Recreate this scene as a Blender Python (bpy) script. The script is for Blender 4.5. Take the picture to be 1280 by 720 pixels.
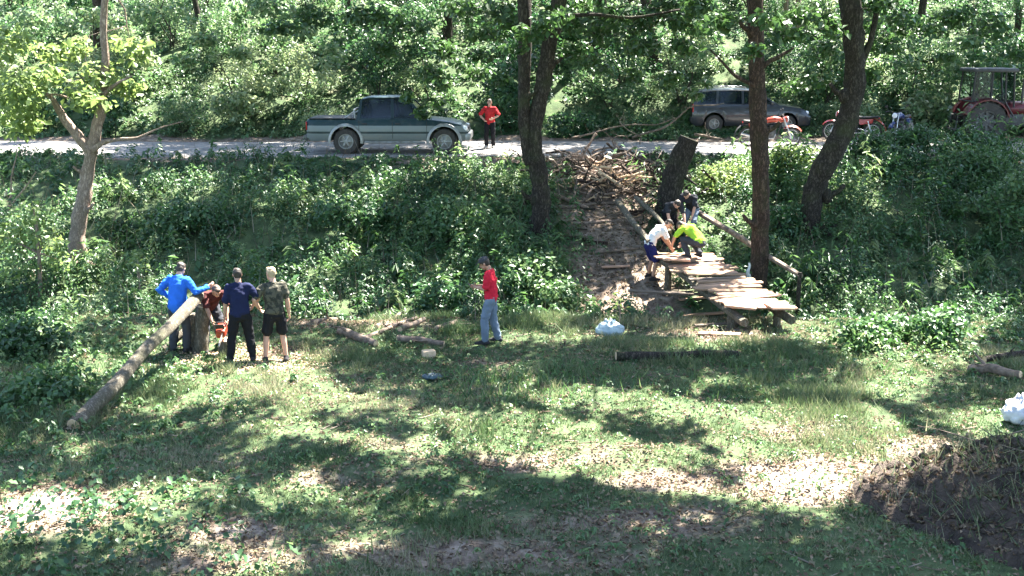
import bpy, bmesh, math, random
import numpy as np
from mathutils import Vector, Matrix, Quaternion, noise as mnoise

for o in list(bpy.data.objects):
    bpy.data.objects.remove(o)
scene = bpy.context.scene
COL = scene.collection
R = math.radians
PI = math.pi
rng = np.random.default_rng(11)
random.seed(11)

# ------------------------------------------------------------------ camera
FPX, PITCH, CAMZ = 1400.0, R(12.5), 5.7
cam_data = bpy.data.cameras.new('camera')
cam_data.sensor_width = 36.0
cam_data.lens = 36.0 * FPX / 1280.0
cam_data.clip_start, cam_data.clip_end = 0.1, 900.0
cam = bpy.data.objects.new('camera', cam_data)
COL.objects.link(cam)
cam.location = (0, 0, CAMZ)
cam.rotation_euler = (PI / 2 - PITCH, 0, 0)
scene.camera = cam
scene.render.resolution_x, scene.render.resolution_y = 1024, 576

# ------------------------------------------------------------------ light
SUN_TRAVEL = Vector((-0.36, -0.46, -1.0)).normalized()      # the way the light goes
SUN_FROM = -SUN_TRAVEL
world = bpy.data.worlds.new('World')
scene.world = world
world.use_nodes = True
wn = world.node_tree
sky = wn.nodes.new('ShaderNodeTexSky')
sky.sky_type = 'NISHITA'
sky.sun_disc = False
sky.sun_elevation = math.asin(SUN_FROM.z)
sky.sun_rotation = math.atan2(SUN_FROM.x, SUN_FROM.y)
wn.links.new(sky.outputs[0], wn.nodes['Background'].inputs[0])
wn.nodes['Background'].inputs[1].default_value = 0.066
sun_data = bpy.data.lights.new('sun', 'SUN')
sun_data.energy = 5.0
sun_data.angle = R(0.53)
sun_data.color = (1.0, 0.955, 0.87)
sun = bpy.data.objects.new('sun', sun_data)
COL.objects.link(sun)
sun.rotation_euler = SUN_TRAVEL.to_track_quat('-Z', 'Y').to_euler()
sun.location = (10, -10, 40)
vs = scene.view_settings
vs.view_transform = 'Standard'
vs.look = 'None'
vs.exposure = 3.45
vs.gamma = 1.0
scene.cycles.max_bounces = 8
scene.cycles.transparent_max_bounces = 8

# ------------------------------------------------------------------ view helper: a place in the picture -> a place on the ground
FWD = Vector((0, math.cos(PITCH), -math.sin(PITCH)))
UPV = Vector((0, math.sin(PITCH), math.cos(PITCH)))
RGT = Vector((1, 0, 0))
CAM = Vector((0, 0, CAMZ))

def ray(px, py):
    return FWD + RGT * ((px - 640) / FPX) + UPV * ((360 - py) / FPX)

def at_y(px, py, Y):
    d = ray(px, py)
    return CAM + d * (Y / d.y)

def at_z(px, py, z):
    d = ray(px, py)
    return CAM + d * ((z - CAMZ) / d.z)

def proj(x, y, z):
    dx, dy, dz = x, y, z - CAMZ
    dep = dy * FWD.y + dz * FWD.z
    up = dy * UPV.y + dz * UPV.z
    return 640 + FPX * dx / dep, 360 - FPX * up / dep

# ------------------------------------------------------------------ noise and terrain
_perm = np.random.default_rng(5).random((256, 256))

def vnoise(x, y):
    x = np.asarray(x, float); y = np.asarray(y, float)
    xi = np.floor(x).astype(int); yi = np.floor(y).astype(int)
    fx = x - xi; fy = y - yi
    fx = fx * fx * (3 - 2 * fx); fy = fy * fy * (3 - 2 * fy)
    a = _perm[xi & 255, yi & 255]; b = _perm[(xi + 1) & 255, yi & 255]
    c = _perm[xi & 255, (yi + 1) & 255]; d = _perm[(xi + 1) & 255, (yi + 1) & 255]
    return (a * (1 - fx) + b * fx) * (1 - fy) + (c * (1 - fx) + d * fx) * fy

def fbm(x, y, s=1.0, o=3):
    v = 0; a = 0.5; t = 0
    for k in range(o):
        v = v + a * vnoise(np.asarray(x) * s + 17.3 * k, np.asarray(y) * s + 9.1 * k)
        t += a; a *= 0.5; s *= 2.03
    return v / t

def sstep(t):
    t = np.clip(t, 0, 1)
    return t * t * (3 - 2 * t)

ROADZ = 2.25
def road_near(x): return 33.75 + 0.18 * np.sin(np.asarray(x) * 0.45) + 0.12 * np.sin(np.asarray(x) * 1.3 + 1)
def road_far(x): return 39.3 + 0.25 * np.sin(np.asarray(x) * 0.37 + 2)

def terr(x, y):
    x = np.asarray(x, float); y = np.asarray(y, float)
    rn = fbm(x, y, 0.55, 3) - 0.5
    fine = fbm(x + 40, y, 2.6, 3) - 0.5
    t = (y - 24.9 - 0.35 * np.sin(x * 0.5)) / 8.4
    z = ROADZ * (0.55 * sstep(t) + 0.45 * np.clip(t, 0, 1))
    z = z - (0.30 + 0.45 * np.exp(-((x - 3.3) / 2.6) ** 2)) * np.exp(-((y - 23.9 - 0.3 * np.sin(x * 0.6)) / 0.75) ** 2)
    hill = np.clip(y - 40.3, 0, None)
    z = z + 0.50 * hill * sstep(hill / 3.0 + 0.25)
    near = np.clip(9.5 - y, 0, 10)
    z = z + 4.0 * sstep(near / 9.5)
    onroad = sstep((y - 33.2) / 0.7) * sstep((40.2 - y) / 0.7)
    amp = (1 - onroad)
    z = z + amp * (rn * 0.34 + fine * 0.10)
    z = z - 0.05 * onroad
    return z

def tz(x, y): return float(terr(x, y))

def ground(px, py):
    d = ray(px, py)
    lo = 8.0 / d.y
    t = lo
    for i in range(1400):
        p = CAM + d * t
        if p.z <= tz(p.x, p.y):
            break
        t += 0.05
    p = CAM + d * t
    return Vector((p.x, p.y, tz(p.x, p.y)))

# ------------------------------------------------------------------ materials
MATS = {}

def nodes_of(m):
    m.use_nodes = True
    nt = m.node_tree
    return nt, nt.nodes['Principled BSDF'], nt.nodes['Material Output']

def pm(name, c1, c2=None, scale=6.0, rough=0.7, bump=0.0, metal=0.0, spec=0.4, stretch=(1, 1, 1), bscale=None, coat=0.0, dist=0.02, lo=0.35, hi=0.65):
    m = bpy.data.materials.new(name)
    nt, b, out = nodes_of(m)
    b.inputs['Roughness'].default_value = rough
    b.inputs['Metallic'].default_value = metal
    b.inputs['Specular IOR Level'].default_value = spec
    b.inputs['Coat Weight'].default_value = coat
    c2 = c2 or tuple(v * 0.75 for v in c1)
    tc = nt.nodes.new('ShaderNodeTexCoord')
    mp = nt.nodes.new('ShaderNodeMapping')
    mp.inputs['Scale'].default_value = stretch
    nt.links.new(tc.outputs['Object'], mp.inputs[0])
    nz = nt.nodes.new('ShaderNodeTexNoise')
    nz.inputs['Scale'].default_value = scale
    nz.inputs['Detail'].default_value = 6
    nz.inputs['Roughness'].default_value = 0.65
    nt.links.new(mp.outputs[0], nz.inputs['Vector'])
    rp = nt.nodes.new('ShaderNodeValToRGB')
    rp.color_ramp.elements[0].position = lo
    rp.color_ramp.elements[1].position = hi
    rp.color_ramp.elements[0].color = (*c2, 1)
    rp.color_ramp.elements[1].color = (*c1, 1)
    nt.links.new(nz.outputs['Fac'], rp.inputs[0])
    nt.links.new(rp.outputs[0], b.inputs['Base Color'])
    if bump:
        n2 = nt.nodes.new('ShaderNodeTexNoise')
        n2.inputs['Scale'].default_value = bscale or scale * 2
        n2.inputs['Detail'].default_value = 5
        nt.links.new(mp.outputs[0], n2.inputs['Vector'])
        bp = nt.nodes.new('ShaderNodeBump')
        bp.inputs['Strength'].default_value = bump
        bp.inputs['Distance'].default_value = dist
        nt.links.new(n2.outputs['Fac'], bp.inputs['Height'])
        nt.links.new(bp.outputs[0], b.inputs['Normal'])
    MATS[name] = m
    return m

def leafmat(name, cols, trans=0.35, rough=0.42, spec=0.45):
    """cols: list of colours picked per leaf by the 'tint' attribute"""
    m = bpy.data.materials.new(name)
    nt, b, out = nodes_of(m)
    at = nt.nodes.new('ShaderNodeAttribute')
    at.attribute_name = 'tint'
    rp = nt.nodes.new('ShaderNodeValToRGB')
    el = rp.color_ramp.elements
    while len(el) < len(cols):
        el.new(0.5)
    for i, c in enumerate(cols):
        el[i].position = i / (len(cols) - 1)
        el[i].color = (*c, 1)
    nt.links.new(at.outputs['Fac'], rp.inputs[0])
    nt.links.new(rp.outputs[0], b.inputs['Base Color'])
    b.inputs['Roughness'].default_value = rough
    b.inputs['Specular IOR Level'].default_value = spec
    tr = nt.nodes.new('ShaderNodeBsdfTranslucent')
    hs = nt.nodes.new('ShaderNodeHueSaturation')
    hs.inputs['Hue'].default_value = 0.485
    hs.inputs['Saturation'].default_value = 1.05
    hs.inputs['Value'].default_value = 1.6
    nt.links.new(rp.outputs[0], hs.inputs['Color'])
    nt.links.new(hs.outputs[0], tr.inputs[0])
    mx = nt.nodes.new('ShaderNodeMixShader')
    mx.inputs[0].default_value = trans
    nt.links.new(b.outputs[0], mx.inputs[1])
    nt.links.new(tr.outputs[0], mx.inputs[2])
    nt.links.new(mx.outputs[0], out.inputs[0])
    MATS[name] = m
    return m

def glassmat(name, tint, clear=0.35):
    m = bpy.data.materials.new(name)
    nt, b, out = nodes_of(m)
    b.inputs['Base Color'].default_value = (*tint, 1)
    b.inputs['Roughness'].default_value = 0.066
    b.inputs['Specular IOR Level'].default_value = 0.9
    tr = nt.nodes.new('ShaderNodeBsdfTransparent')
    tr.inputs[0].default_value = (0.6, 0.68, 0.7, 1)
    mx = nt.nodes.new('ShaderNodeMixShader')
    mx.inputs[0].default_value = clear
    nt.links.new(b.outputs[0], mx.inputs[1])
    nt.links.new(tr.outputs[0], mx.inputs[2])
    nt.links.new(mx.outputs[0], out.inputs[0])
    MATS[name] = m
    return m

# ------------------------------------------------------------------ mesh collecting
class MB:
    def __init__(self):
        self.v = []; self.f = []
    def add(self, vs, fs):
        o = len(self.v)
        self.v.extend([tuple(p) for p in vs])
        self.f.extend([tuple(i + o for i in f) for f in fs])
        return self
    def box(self, c, s, rot=None, bev=0.0):
        bm = bmesh.new()
        bmesh.ops.create_cube(bm, size=1.0)
        for v in bm.verts:
            v.co = Vector((v.co.x * s[0], v.co.y * s[1], v.co.z * s[2]))
        if bev:
            bmesh.ops.bevel(bm, geom=list(bm.edges), offset=bev, segments=2, affect='EDGES', profile=0.5)
        bm.verts.index_update()
        M = Matrix.Translation(c)
        if rot is not None:
            M = M @ (rot.to_matrix().to_4x4() if not isinstance(rot, Matrix) else rot.to_4x4())
        self.add([M @ v.co for v in bm.verts], [[v.index for v in f.verts] for f in bm.faces])
        bm.free()
        return self
    def etube(self, path, rad, side=(1, 0, 0), n=12, dome=True):
        path = [Vector(p) for p in path]
        rad = [(r, r) if not hasattr(r, '__len__') else r for r in rad]
        side = Vector(side)
        rings = []
        k = len(path)
        for i in range(k):
            t = (path[min(i + 1, k - 1)] - path[max(i - 1, 0)]).normalized()
            s = side - t * side.dot(t)
            if s.length < 1e-4:
                s = t.orthogonal()
            s.normalize()
            rings.append((path[i], t, s, t.cross(s), rad[i]))
        if dome:
            p, t, s, b, r = rings[0]; q = min(r)
            rings = [(p - t * q * .8, t, s, b, (r[0] * .5, r[1] * .5)), (p - t * q * .45, t, s, b, (r[0] * .85, r[1] * .85))] + rings
            p, t, s, b, r = rings[-1]; q = min(r)
            rings += [(p + t * q * .45, t, s, b, (r[0] * .85, r[1] * .85)), (p + t * q * .8, t, s, b, (r[0] * .5, r[1] * .5))]
        vs = []; fs = []
        for (p, t, s, b, r) in rings:
            for j in range(n):
                a = 2 * PI * j / n
                vs.append(p + s * (r[0] * math.cos(a)) + b * (r[1] * math.sin(a)))
        m = len(rings)
        for i in range(m - 1):
            for j in range(n):
                fs.append((i * n + j, i * n + (j + 1) % n, (i + 1) * n + (j + 1) % n, (i + 1) * n + j))
        fs.append(tuple(reversed(range(n))))
        fs.append(tuple((m - 1) * n + j for j in range(n)))
        return self.add(vs, fs)
    def tube(self, path, rad, n=8, rough=0.0, seed=0):
        """round limb; rough gives an uneven surface"""
        path = [Vector(p) for p in path]
        if not hasattr(rad, '__len__'):
            rad = [rad] * len(path)
        vs = []; fs = []
        k = len(path)
        prev = None
        for i in range(k):
            t = (path[min(i + 1, k - 1)] - path[max(i - 1, 0)]).normalized()
            s = t.orthogonal().normalized() if prev is None else (prev - t * prev.dot(t)).normalized()
            prev = s
            b = t.cross(s)
            for j in range(n):
                a = 2 * PI * j / n
                rr = rad[i]
                if rough:
                    rr *= 1 + rough * (mnoise.noise(Vector((math.cos(a) * 1.5 + seed, math.sin(a) * 1.5, i * 0.6))))
                vs.append(path[i] + s * (rr * math.cos(a)) + b * (rr * math.sin(a)))
        for i in range(k - 1):
            for j in range(n):
                fs.append((i * n + j, i * n + (j + 1) % n, (i + 1) * n + (j + 1) % n, (i + 1) * n + j))
        fs.append(tuple(reversed(range(n))))
        fs.append(tuple((k - 1) * n + j for j in range(n)))
        return self.add(vs, fs)
    def ell(self, c, r, rot=None, nu=14, nv=9):
        c = Vector(c); vs = []; fs = []
        q = rot.to_matrix() if rot is not None and not isinstance(rot, Matrix) else rot
        for i in range(1, nv):
            th = PI * i / nv
            for j in range(nu):
                a = 2 * PI * j / nu
                p = Vector((r[0] * math.sin(th) * math.cos(a), r[1] * math.sin(th) * math.sin(a), r[2] * math.cos(th)))
                vs.append(c + (q @ p if q is not None else p))
        for s in (1, -1):
            p = Vector((0, 0, r[2] * s)); vs.append(c + (q @ p if q is not None else p))
        m = (nv - 1) * nu
        for i in range(nv - 2):
            for j in range(nu):
                fs.append((i * nu + j, (i + 1) * nu + j, (i + 1) * nu + (j + 1) % nu, i * nu + (j + 1) % nu))
        for j in range(nu):
            fs.append((m, j, (j + 1) % nu))
            fs.append((m + 1, (nv - 2) * nu + (j + 1) % nu, (nv - 2) * nu + j))
        return self.add(vs, fs)
    def lathe(self, prof, c=(0, 0, 0), axis='y', n=24):
        """prof: (radius, offset along the axis); closed loop"""
        c = Vector(c); vs = []; fs = []; k = len(prof)
        for j in range(n):
            a = 2 * PI * j / n
            for (r, o) in prof:
                p = (r * math.cos(a), o, r * math.sin(a)) if axis == 'y' else (r * math.cos(a), r * math.sin(a), o)
                vs.append(c + Vector(p))
        for j in range(n):
            for i in range(k):
                fs.append((j * k + i, j * k + (i + 1) % k, ((j + 1) % n) * k + (i + 1) % k, ((j + 1) % n) * k + i))
        return self.add(vs, fs)
    def loft(self, rings):
        n = len(rings[0]); vs = [p for r in rings for p in r]; fs = []
        for i in range(len(rings) - 1):
            for j in range(n):
                fs.append((i * n + j, i * n + (j + 1) % n, (i + 1) * n + (j + 1) % n, (i + 1) * n + j))
        fs.append(tuple(reversed(range(n))))
        fs.append(tuple((len(rings) - 1) * n + j for j in range(n)))
        return self.add(vs, fs)
    def slab(self, poly, off):
        """poly: list of points; off: thickness vector"""
        off = Vector(off); n = len(poly)
        vs = [Vector(p) for p in poly] + [Vector(p) + off for p in poly]
        fs = [tuple(range(n)), tuple(reversed(range(n, 2 * n)))]
        for j in range(n):
            fs.append((j, n + j, n + (j + 1) % n, (j + 1) % n))
        return self.add(vs, fs)
    def mesh(self, name, smooth=True, fix=True, angle=40):
        me = bpy.data.meshes.new(name)
        me.from_pydata(self.v, [], self.f)
        if fix:
            bm = bmesh.new(); bm.from_mesh(me)
            bmesh.ops.recalc_face_normals(bm, faces=bm.faces)
            bm.to_mesh(me); bm.free()
        if smooth:
            me.shade_smooth()
            if angle:
                try:
                    me.set_sharp_from_angle(angle=R(angle))
                except Exception:
                    pass
        return me
    def build(self, name, mat, parent=None, smooth=True, angle=40, world=False):
        if world and parent is not None:
            l = parent.location
            self.v = [(p[0] - l.x, p[1] - l.y, p[2] - l.z) for p in self.v]
        return obj(name, self.mesh(name, smooth, True, angle), mat, parent)

def obj(name, me, mat, parent=None):
    o = bpy.data.objects.new(name, me)
    if mat is not None and not me.materials:
        me.materials.append(MATS[mat] if isinstance(mat, str) else mat)
    COL.objects.link(o)
    if parent is not None:
        o.parent = parent
    return o

def tag(o, label=None, cat=None, group=None, kind=None):
    if label: o['label'] = label
    if cat: o['category'] = cat
    if group: o['group'] = group
    if kind: o['kind'] = kind
    return o

def thing(name, label, cat, loc=(0, 0, 0), rotz=0.0, group=None):
    o = bpy.data.objects.new(name, None)
    o.empty_display_size = 0.2
    COL.objects.link(o)
    o.location = loc
    o.rotation_euler = (0, 0, rotz)
    return tag(o, label, cat, group)

# ------------------------------------------------------------------ many small leaves / blades as one mesh
def raw_mesh(name, V, T, tint=None):
    me = bpy.data.meshes.new(name)
    nv, nf = len(V), len(T)
    me.vertices.add(nv)
    me.vertices.foreach_set('co', np.ascontiguousarray(V, dtype=np.float32).ravel())
    me.loops.add(nf * 3)
    me.loops.foreach_set('vertex_index', np.ascontiguousarray(T, dtype=np.int32).ravel())
    me.polygons.add(nf)
    me.polygons.foreach_set('loop_start', np.arange(0, nf * 3, 3, dtype=np.int32))
    if tint is not None:
        a = me.attributes.new('tint', 'FLOAT', 'POINT')
        a.data.foreach_set('value', np.ascontiguousarray(tint, dtype=np.float32))
    me.update()
    me.validate()
    return me

def norm(a):
    return a / np.maximum(np.linalg.norm(a, axis=1, keepdims=True), 1e-6)

def leaf_mesh(name, P, N, size, tint, aspect=0.55, D=None, fold=0.12):
    n = len(P)
    N = norm(N)
    if D is None:
        D = rng.normal(size=(n, 3))
    D = norm(D - N * np.sum(D * N, 1, keepdims=True))
    S = np.cross(N, D)
    L = np.asarray(size)[:, None]
    W = L * aspect * 0.5
    up = N * L * fold
    V = np.empty((n, 4, 3))
    V[:, 0] = P - D * L * 0.5
    V[:, 1] = P - D * L * 0.06 + S * W + up
    V[:, 2] = P + D * L * 0.5 - up * 0.4
    V[:, 3] = P - D * L * 0.06 - S * W + up
    base = np.arange(n)[:, None] * 4
    T = np.concatenate([base + np.array([[0, 2, 1]]), base + np.array([[0, 3, 2]])], 1).reshape(-1, 3)
    return raw_mesh(name, V.reshape(-1, 3), T, np.repeat(tint, 4))

def blade_mesh(name, P, H, Wd, tint, lean=0.5):
    n = len(P)
    a = rng.random(n) * 2 * PI
    s = np.stack([np.cos(a), np.sin(a), np.zeros(n)], 1)
    b = rng.random(n) * 2 * PI
    ln = np.stack([np.cos(b), np.sin(b), np.zeros(n)], 1) * (rng.random(n) * lean)[:, None] * H[:, None]
    V = np.empty((n, 3, 3))
    V[:, 0] = P - s * Wd[:, None]
    V[:, 1] = P + s * Wd[:, None]
    V[:, 2] = P + ln + np.array([0, 0, 1.0]) * H[:, None]
    T = np.arange(n * 3).reshape(-1, 3)
    return raw_mesh(name, V.reshape(-1, 3), T, np.repeat(tint, 3))

def blob_pts(c, r, n, shell=0.55):
    d = norm(rng.normal(size=(n, 3)))
    q = shell + (1 - shell) * rng.random(n) ** 0.6
    q = np.where(rng.random(n) < 0.35, rng.random(n) ** 0.5, q)
    q = q * (0.75 + 0.5 * rng.random(n))
    return np.asarray(c) + d * np.asarray(r) * q[:, None], d

def foliage(blobs, per, size, upb=0.7, out=0.7, rnd=0.7):
    """blobs: list of (centre, radii, count-scale, tint-centre) -> P, N, size, tint"""
    Ps, Ns, Ss, Ts = [], [], [], []
    for (c, r, k, tc) in blobs:
        n = max(6, int(per * k))
        p, d = blob_pts(c, r, n)
        Ps.append(p)
        Ns.append(d * out + np.array([0, 0, upb]) + rng.normal(size=(n, 3)) * rnd)
        Ss.append(size * (0.6 + 0.8 * rng.random(n)))
        Ts.append(np.clip(tc + rng.normal(size=n) * 0.16, 0, 1))
    return np.concatenate(Ps), np.concatenate(Ns), np.concatenate(Ss), np.concatenate(Ts)

# ------------------------------------------------------------------ material set
def barkmat(name, light, dark, moss=(0.06, 0.075, 0.03), mossy=0.4):
    m = bpy.data.materials.new(name)
    nt, b, out = nodes_of(m)
    N, Lk = nt.nodes, nt.links
    b.inputs['Roughness'].default_value = 0.92
    b.inputs['Specular IOR Level'].default_value = 0.2
    tc = N.new('ShaderNodeTexCoord'); mp = N.new('ShaderNodeMapping'); mp.inputs['Scale'].default_value = (1, 1, 0.38)
    Lk.new(tc.outputs['Object'], mp.inputs[0])
    nz = N.new('ShaderNodeTexNoise'); nz.inputs['Scale'].default_value = 7; nz.inputs['Detail'].default_value = 8; nz.inputs['Roughness'].default_value = .75
    Lk.new(mp.outputs[0], nz.inputs['Vector'])
    ad = N.new('ShaderNodeMix'); ad.data_type = 'VECTOR'; ad.inputs[0].default_value = .25
    Lk.new(mp.outputs[0], ad.inputs[4]); Lk.new(nz.outputs['Color'], ad.inputs[5])
    vo = N.new('ShaderNodeTexVoronoi'); vo.feature = 'DISTANCE_TO_EDGE'; vo.inputs['Scale'].default_value = 19
    Lk.new(ad.outputs[1], vo.inputs['Vector'])
    cr = N.new('ShaderNodeMapRange'); cr.inputs[1].default_value = 0; cr.inputs[2].default_value = .35; cr.inputs[3].default_value = .2; Lk.new(vo.outputs['Distance'], cr.inputs[0])
    mu = N.new('ShaderNodeMath'); mu.operation = 'MULTIPLY'; Lk.new(cr.outputs[0], mu.inputs[0]); Lk.new(nz.outputs['Fac'], mu.inputs[1])
    rp = N.new('ShaderNodeValToRGB'); e = rp.color_ramp.elements; e[0].position = .14; e[1].position = .52; e[0].color = (*dark, 1); e[1].color = (*light, 1)
    Lk.new(mu.outputs[0], rp.inputs[0])
    n2 = N.new('ShaderNodeTexNoise'); n2.inputs['Scale'].default_value = 2.2; n2.inputs['Detail'].default_value = 6; Lk.new(tc.outputs['Object'], n2.inputs['Vector'])
    mr = N.new('ShaderNodeMapRange'); mr.inputs[1].default_value = .5; mr.inputs[2].default_value = .68; mr.inputs[4].default_value = mossy; Lk.new(n2.outputs['Fac'], mr.inputs[0])
    mx = N.new('ShaderNodeMix'); mx.data_type = 'RGBA'; mx.inputs[7].default_value = (*moss, 1)
    Lk.new(mr.outputs[0], mx.inputs[0]); Lk.new(rp.outputs[0], mx.inputs[6]); Lk.new(mx.outputs[2], b.inputs['Base Color'])
    bp = N.new('ShaderNodeBump'); bp.inputs['Strength'].default_value = 1; bp.inputs['Distance'].default_value = .035; Lk.new(mu.outputs[0], bp.inputs['Height']); Lk.new(bp.outputs[0], b.inputs['Normal'])
    MATS[name] = m
barkmat('bark', (0.10, 0.082, 0.068), (0.022, 0.018, 0.015))
barkmat('bark_brown', (0.125, 0.08, 0.062), (0.028, 0.019, 0.015), mossy=.3)
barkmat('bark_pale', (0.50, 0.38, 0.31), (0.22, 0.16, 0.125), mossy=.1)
barkmat('log_bark', (0.30, 0.265, 0.205), (0.11, 0.095, 0.072))
pm('dead_wood', (0.22, 0.165, 0.125), (0.075, 0.055, 0.042), 8, 0.9, 0.6, bscale=20)
pm('cut_wood', (0.62, 0.45, 0.29), (0.48, 0.33, 0.2), 14, 0.8, 0.2)
pm('plank', (0.36, 0.225, 0.14), (0.14, 0.09, 0.058), 5, 0.85, 0.4, stretch=(0.6, 7, 7))
pm('plank_fresh', (0.56, 0.33, 0.22), (0.34, 0.19, 0.125), 4, 0.8, 0.3, stretch=(0.6, 7, 7))
pm('plank_dark', (0.16, 0.12, 0.09), (0.08, 0.06, 0.045), 5, 0.9, 0.4, stretch=(0.6, 7, 7))
pm('soil', (0.075, 0.055, 0.042), (0.03, 0.022, 0.018), 5, 1.0, 1.0, bscale=24, dist=0.05)
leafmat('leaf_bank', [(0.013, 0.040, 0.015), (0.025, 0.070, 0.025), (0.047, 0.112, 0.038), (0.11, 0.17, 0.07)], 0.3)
leafmat('leaf_hill', [(0.014, 0.044, 0.018), (0.034, 0.090, 0.034), (0.080, 0.155, 0.060), (0.20, 0.25, 0.13)], 0.35)
leafmat('leaf_fresh', [(0.022, 0.060, 0.018), (0.044, 0.105, 0.033), (0.082, 0.155, 0.052), (0.17, 0.22, 0.10)], 0.35)
leafmat('leaf_crown', [(0.03, 0.065, 0.02), (0.045, 0.10, 0.03), (0.07, 0.13, 0.04)], 0.3)
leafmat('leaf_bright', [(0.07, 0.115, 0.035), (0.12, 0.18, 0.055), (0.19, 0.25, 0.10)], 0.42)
leafmat('grass', [(0.034, 0.072, 0.026), (0.066, 0.112, 0.044), (0.15, 0.175, 0.09), (0.28, 0.25, 0.17)], 0.25, 0.55, 0.3)
leafmat('litter', [(0.07, 0.048, 0.032), (0.15, 0.105, 0.07), (0.24, 0.19, 0.13), (0.12, 0.12, 0.06)], 0.1, 0.8, 0.2)
leafmat('twig', [(0.07, 0.05, 0.035), (0.16, 0.12, 0.09), (0.30, 0.25, 0.2)], 0.0, 0.9, 0.2)

# ------------------------------------------------------------------ ground sheet
def ground_mat():
    m = bpy.data.materials.new('ground')
    nt, b, out = nodes_of(m)
    N, Lk = nt.nodes, nt.links
    b.inputs['Roughness'].default_value = 0.95
    b.inputs['Specular IOR Level'].default_value = 0.15
    tc = N.new('ShaderNodeTexCoord')
    def noise(s, d=6):
        n = N.new('ShaderNodeTexNoise'); n.inputs['Scale'].default_value = s; n.inputs['Detail'].default_value = d
        n.inputs['Roughness'].default_value = 0.7
        Lk.new(tc.outputs['Object'], n.inputs['Vector']); return n
    def ramp(src, stops):
        r = N.new('ShaderNodeValToRGB'); e = r.color_ramp.elements
        while len(e) < len(stops): e.new(0.5)
        for i, (p, c) in enumerate(stops):
            e[i].position = p; e[i].color = (*c, 1)
        Lk.new(src, r.inputs[0]); return r
    dirt = ramp(noise(5.5).outputs['Fac'], [(0.28, (0.055, 0.04, 0.03)), (0.5, (0.17, 0.13, 0.10)), (0.72, (0.36, 0.295, 0.235))])
    green = ramp(noise(3.0).outputs['Fac'], [(0.3, (0.028, 0.044, 0.022)), (0.55, (0.065, 0.095, 0.042)), (0.75, (0.14, 0.155, 0.08))])
    at = N.new('ShaderNodeAttribute'); at.attribute_name = 'tint'
    n3 = noise(1.7, 5)
    ad = N.new('ShaderNodeMath'); ad.operation = 'ADD'
    Lk.new(at.outputs['Fac'], ad.inputs[0]); Lk.new(n3.outputs['Fac'], ad.inputs[1])
    mr = N.new('ShaderNodeMapRange'); mr.inputs[1].default_value = 0.85; mr.inputs[2].default_value = 1.15
    Lk.new(ad.outputs[0], mr.inputs[0])
    mx = N.new('ShaderNodeMix'); mx.data_type = 'RGBA'
    Lk.new(mr.outputs[0], mx.inputs[0]); Lk.new(green.outputs[0], mx.inputs[6]); Lk.new(dirt.outputs[0], mx.inputs[7])
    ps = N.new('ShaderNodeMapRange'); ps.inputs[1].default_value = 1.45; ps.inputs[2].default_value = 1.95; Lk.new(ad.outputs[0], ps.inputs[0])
    m2 = N.new('ShaderNodeMix'); m2.data_type = 'RGBA'; m2.inputs[7].default_value = (.40, .33, .265, 1)  # strongest spots fade to a paler soil that adds to the sun glare
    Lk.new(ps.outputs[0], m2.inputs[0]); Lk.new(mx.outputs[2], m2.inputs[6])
    Lk.new(m2.outputs[2], b.inputs['Base Color'])
    bp = N.new('ShaderNodeBump'); bp.inputs['Strength'].default_value = 0.8; bp.inputs['Distance'].default_value = 0.05
    Lk.new(noise(14).outputs['Fac'], bp.inputs['Height']); Lk.new(bp.outputs[0], b.inputs['Normal'])
    MATS['ground'] = m

def dirtmask(x, y):
    """1 = bare earth: the track down the bank, the ditch, worn spots of the clearing; above that, soil paled to read as sun glare"""
    x = np.asarray(x, float); y = np.asarray(y, float)
    d = 0.30 * (fbm(x, y, 0.5, 3))
    px = 2.7 + (y - 25) * 0.02
    d = np.maximum(d, 0.95 * np.exp(-((x - px) / 1.7) ** 2) * sstep((y - 22.4) / 1) * sstep((34.5 - y) / 1))
    d = np.maximum(d, 0.9 * np.exp(-(((x - 3.6) / 2.4) ** 2 + ((y - 23.7) / 1.1) ** 2)))
    for (cx, cy, rx, ry, a) in DIRT_AND_GLARE:
        d = np.maximum(d, a * np.exp(-(((x - cx) / rx) ** 2 + ((y - cy) / ry) ** 2)))
    d = d * (0.75 + 0.5 * fbm(x + 3, y + 8, 1.5, 2))
    d = np.maximum(d, 0.3 * sstep((y - 40.5) / 1))
    d = np.maximum(d, .9 * np.exp(-((x + 1.2) / 3.0) ** 4) * sstep((y - 31.6) / .8) * (y < 35))
    d = np.maximum(d, 0.8 * sstep((y - 32.8) / 0.8) * sstep((41 - y) / 0.8))
    return d

DIRT_AND_GLARE = []  # bare soil spots; the strongest are paled further to look like glaring sun
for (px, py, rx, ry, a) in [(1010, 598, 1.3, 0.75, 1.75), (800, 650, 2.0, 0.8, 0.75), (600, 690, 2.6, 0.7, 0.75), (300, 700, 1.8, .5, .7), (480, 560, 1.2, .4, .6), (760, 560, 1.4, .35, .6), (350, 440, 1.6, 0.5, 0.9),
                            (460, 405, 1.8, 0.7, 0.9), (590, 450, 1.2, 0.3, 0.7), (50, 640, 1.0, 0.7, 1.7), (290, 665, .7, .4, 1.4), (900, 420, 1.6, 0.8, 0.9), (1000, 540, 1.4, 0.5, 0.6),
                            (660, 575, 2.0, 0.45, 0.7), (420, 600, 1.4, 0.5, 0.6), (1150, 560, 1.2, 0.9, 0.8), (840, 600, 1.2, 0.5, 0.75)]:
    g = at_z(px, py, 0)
    DIRT_AND_GLARE.append((g.x, g.y, rx, ry, a))

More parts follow.
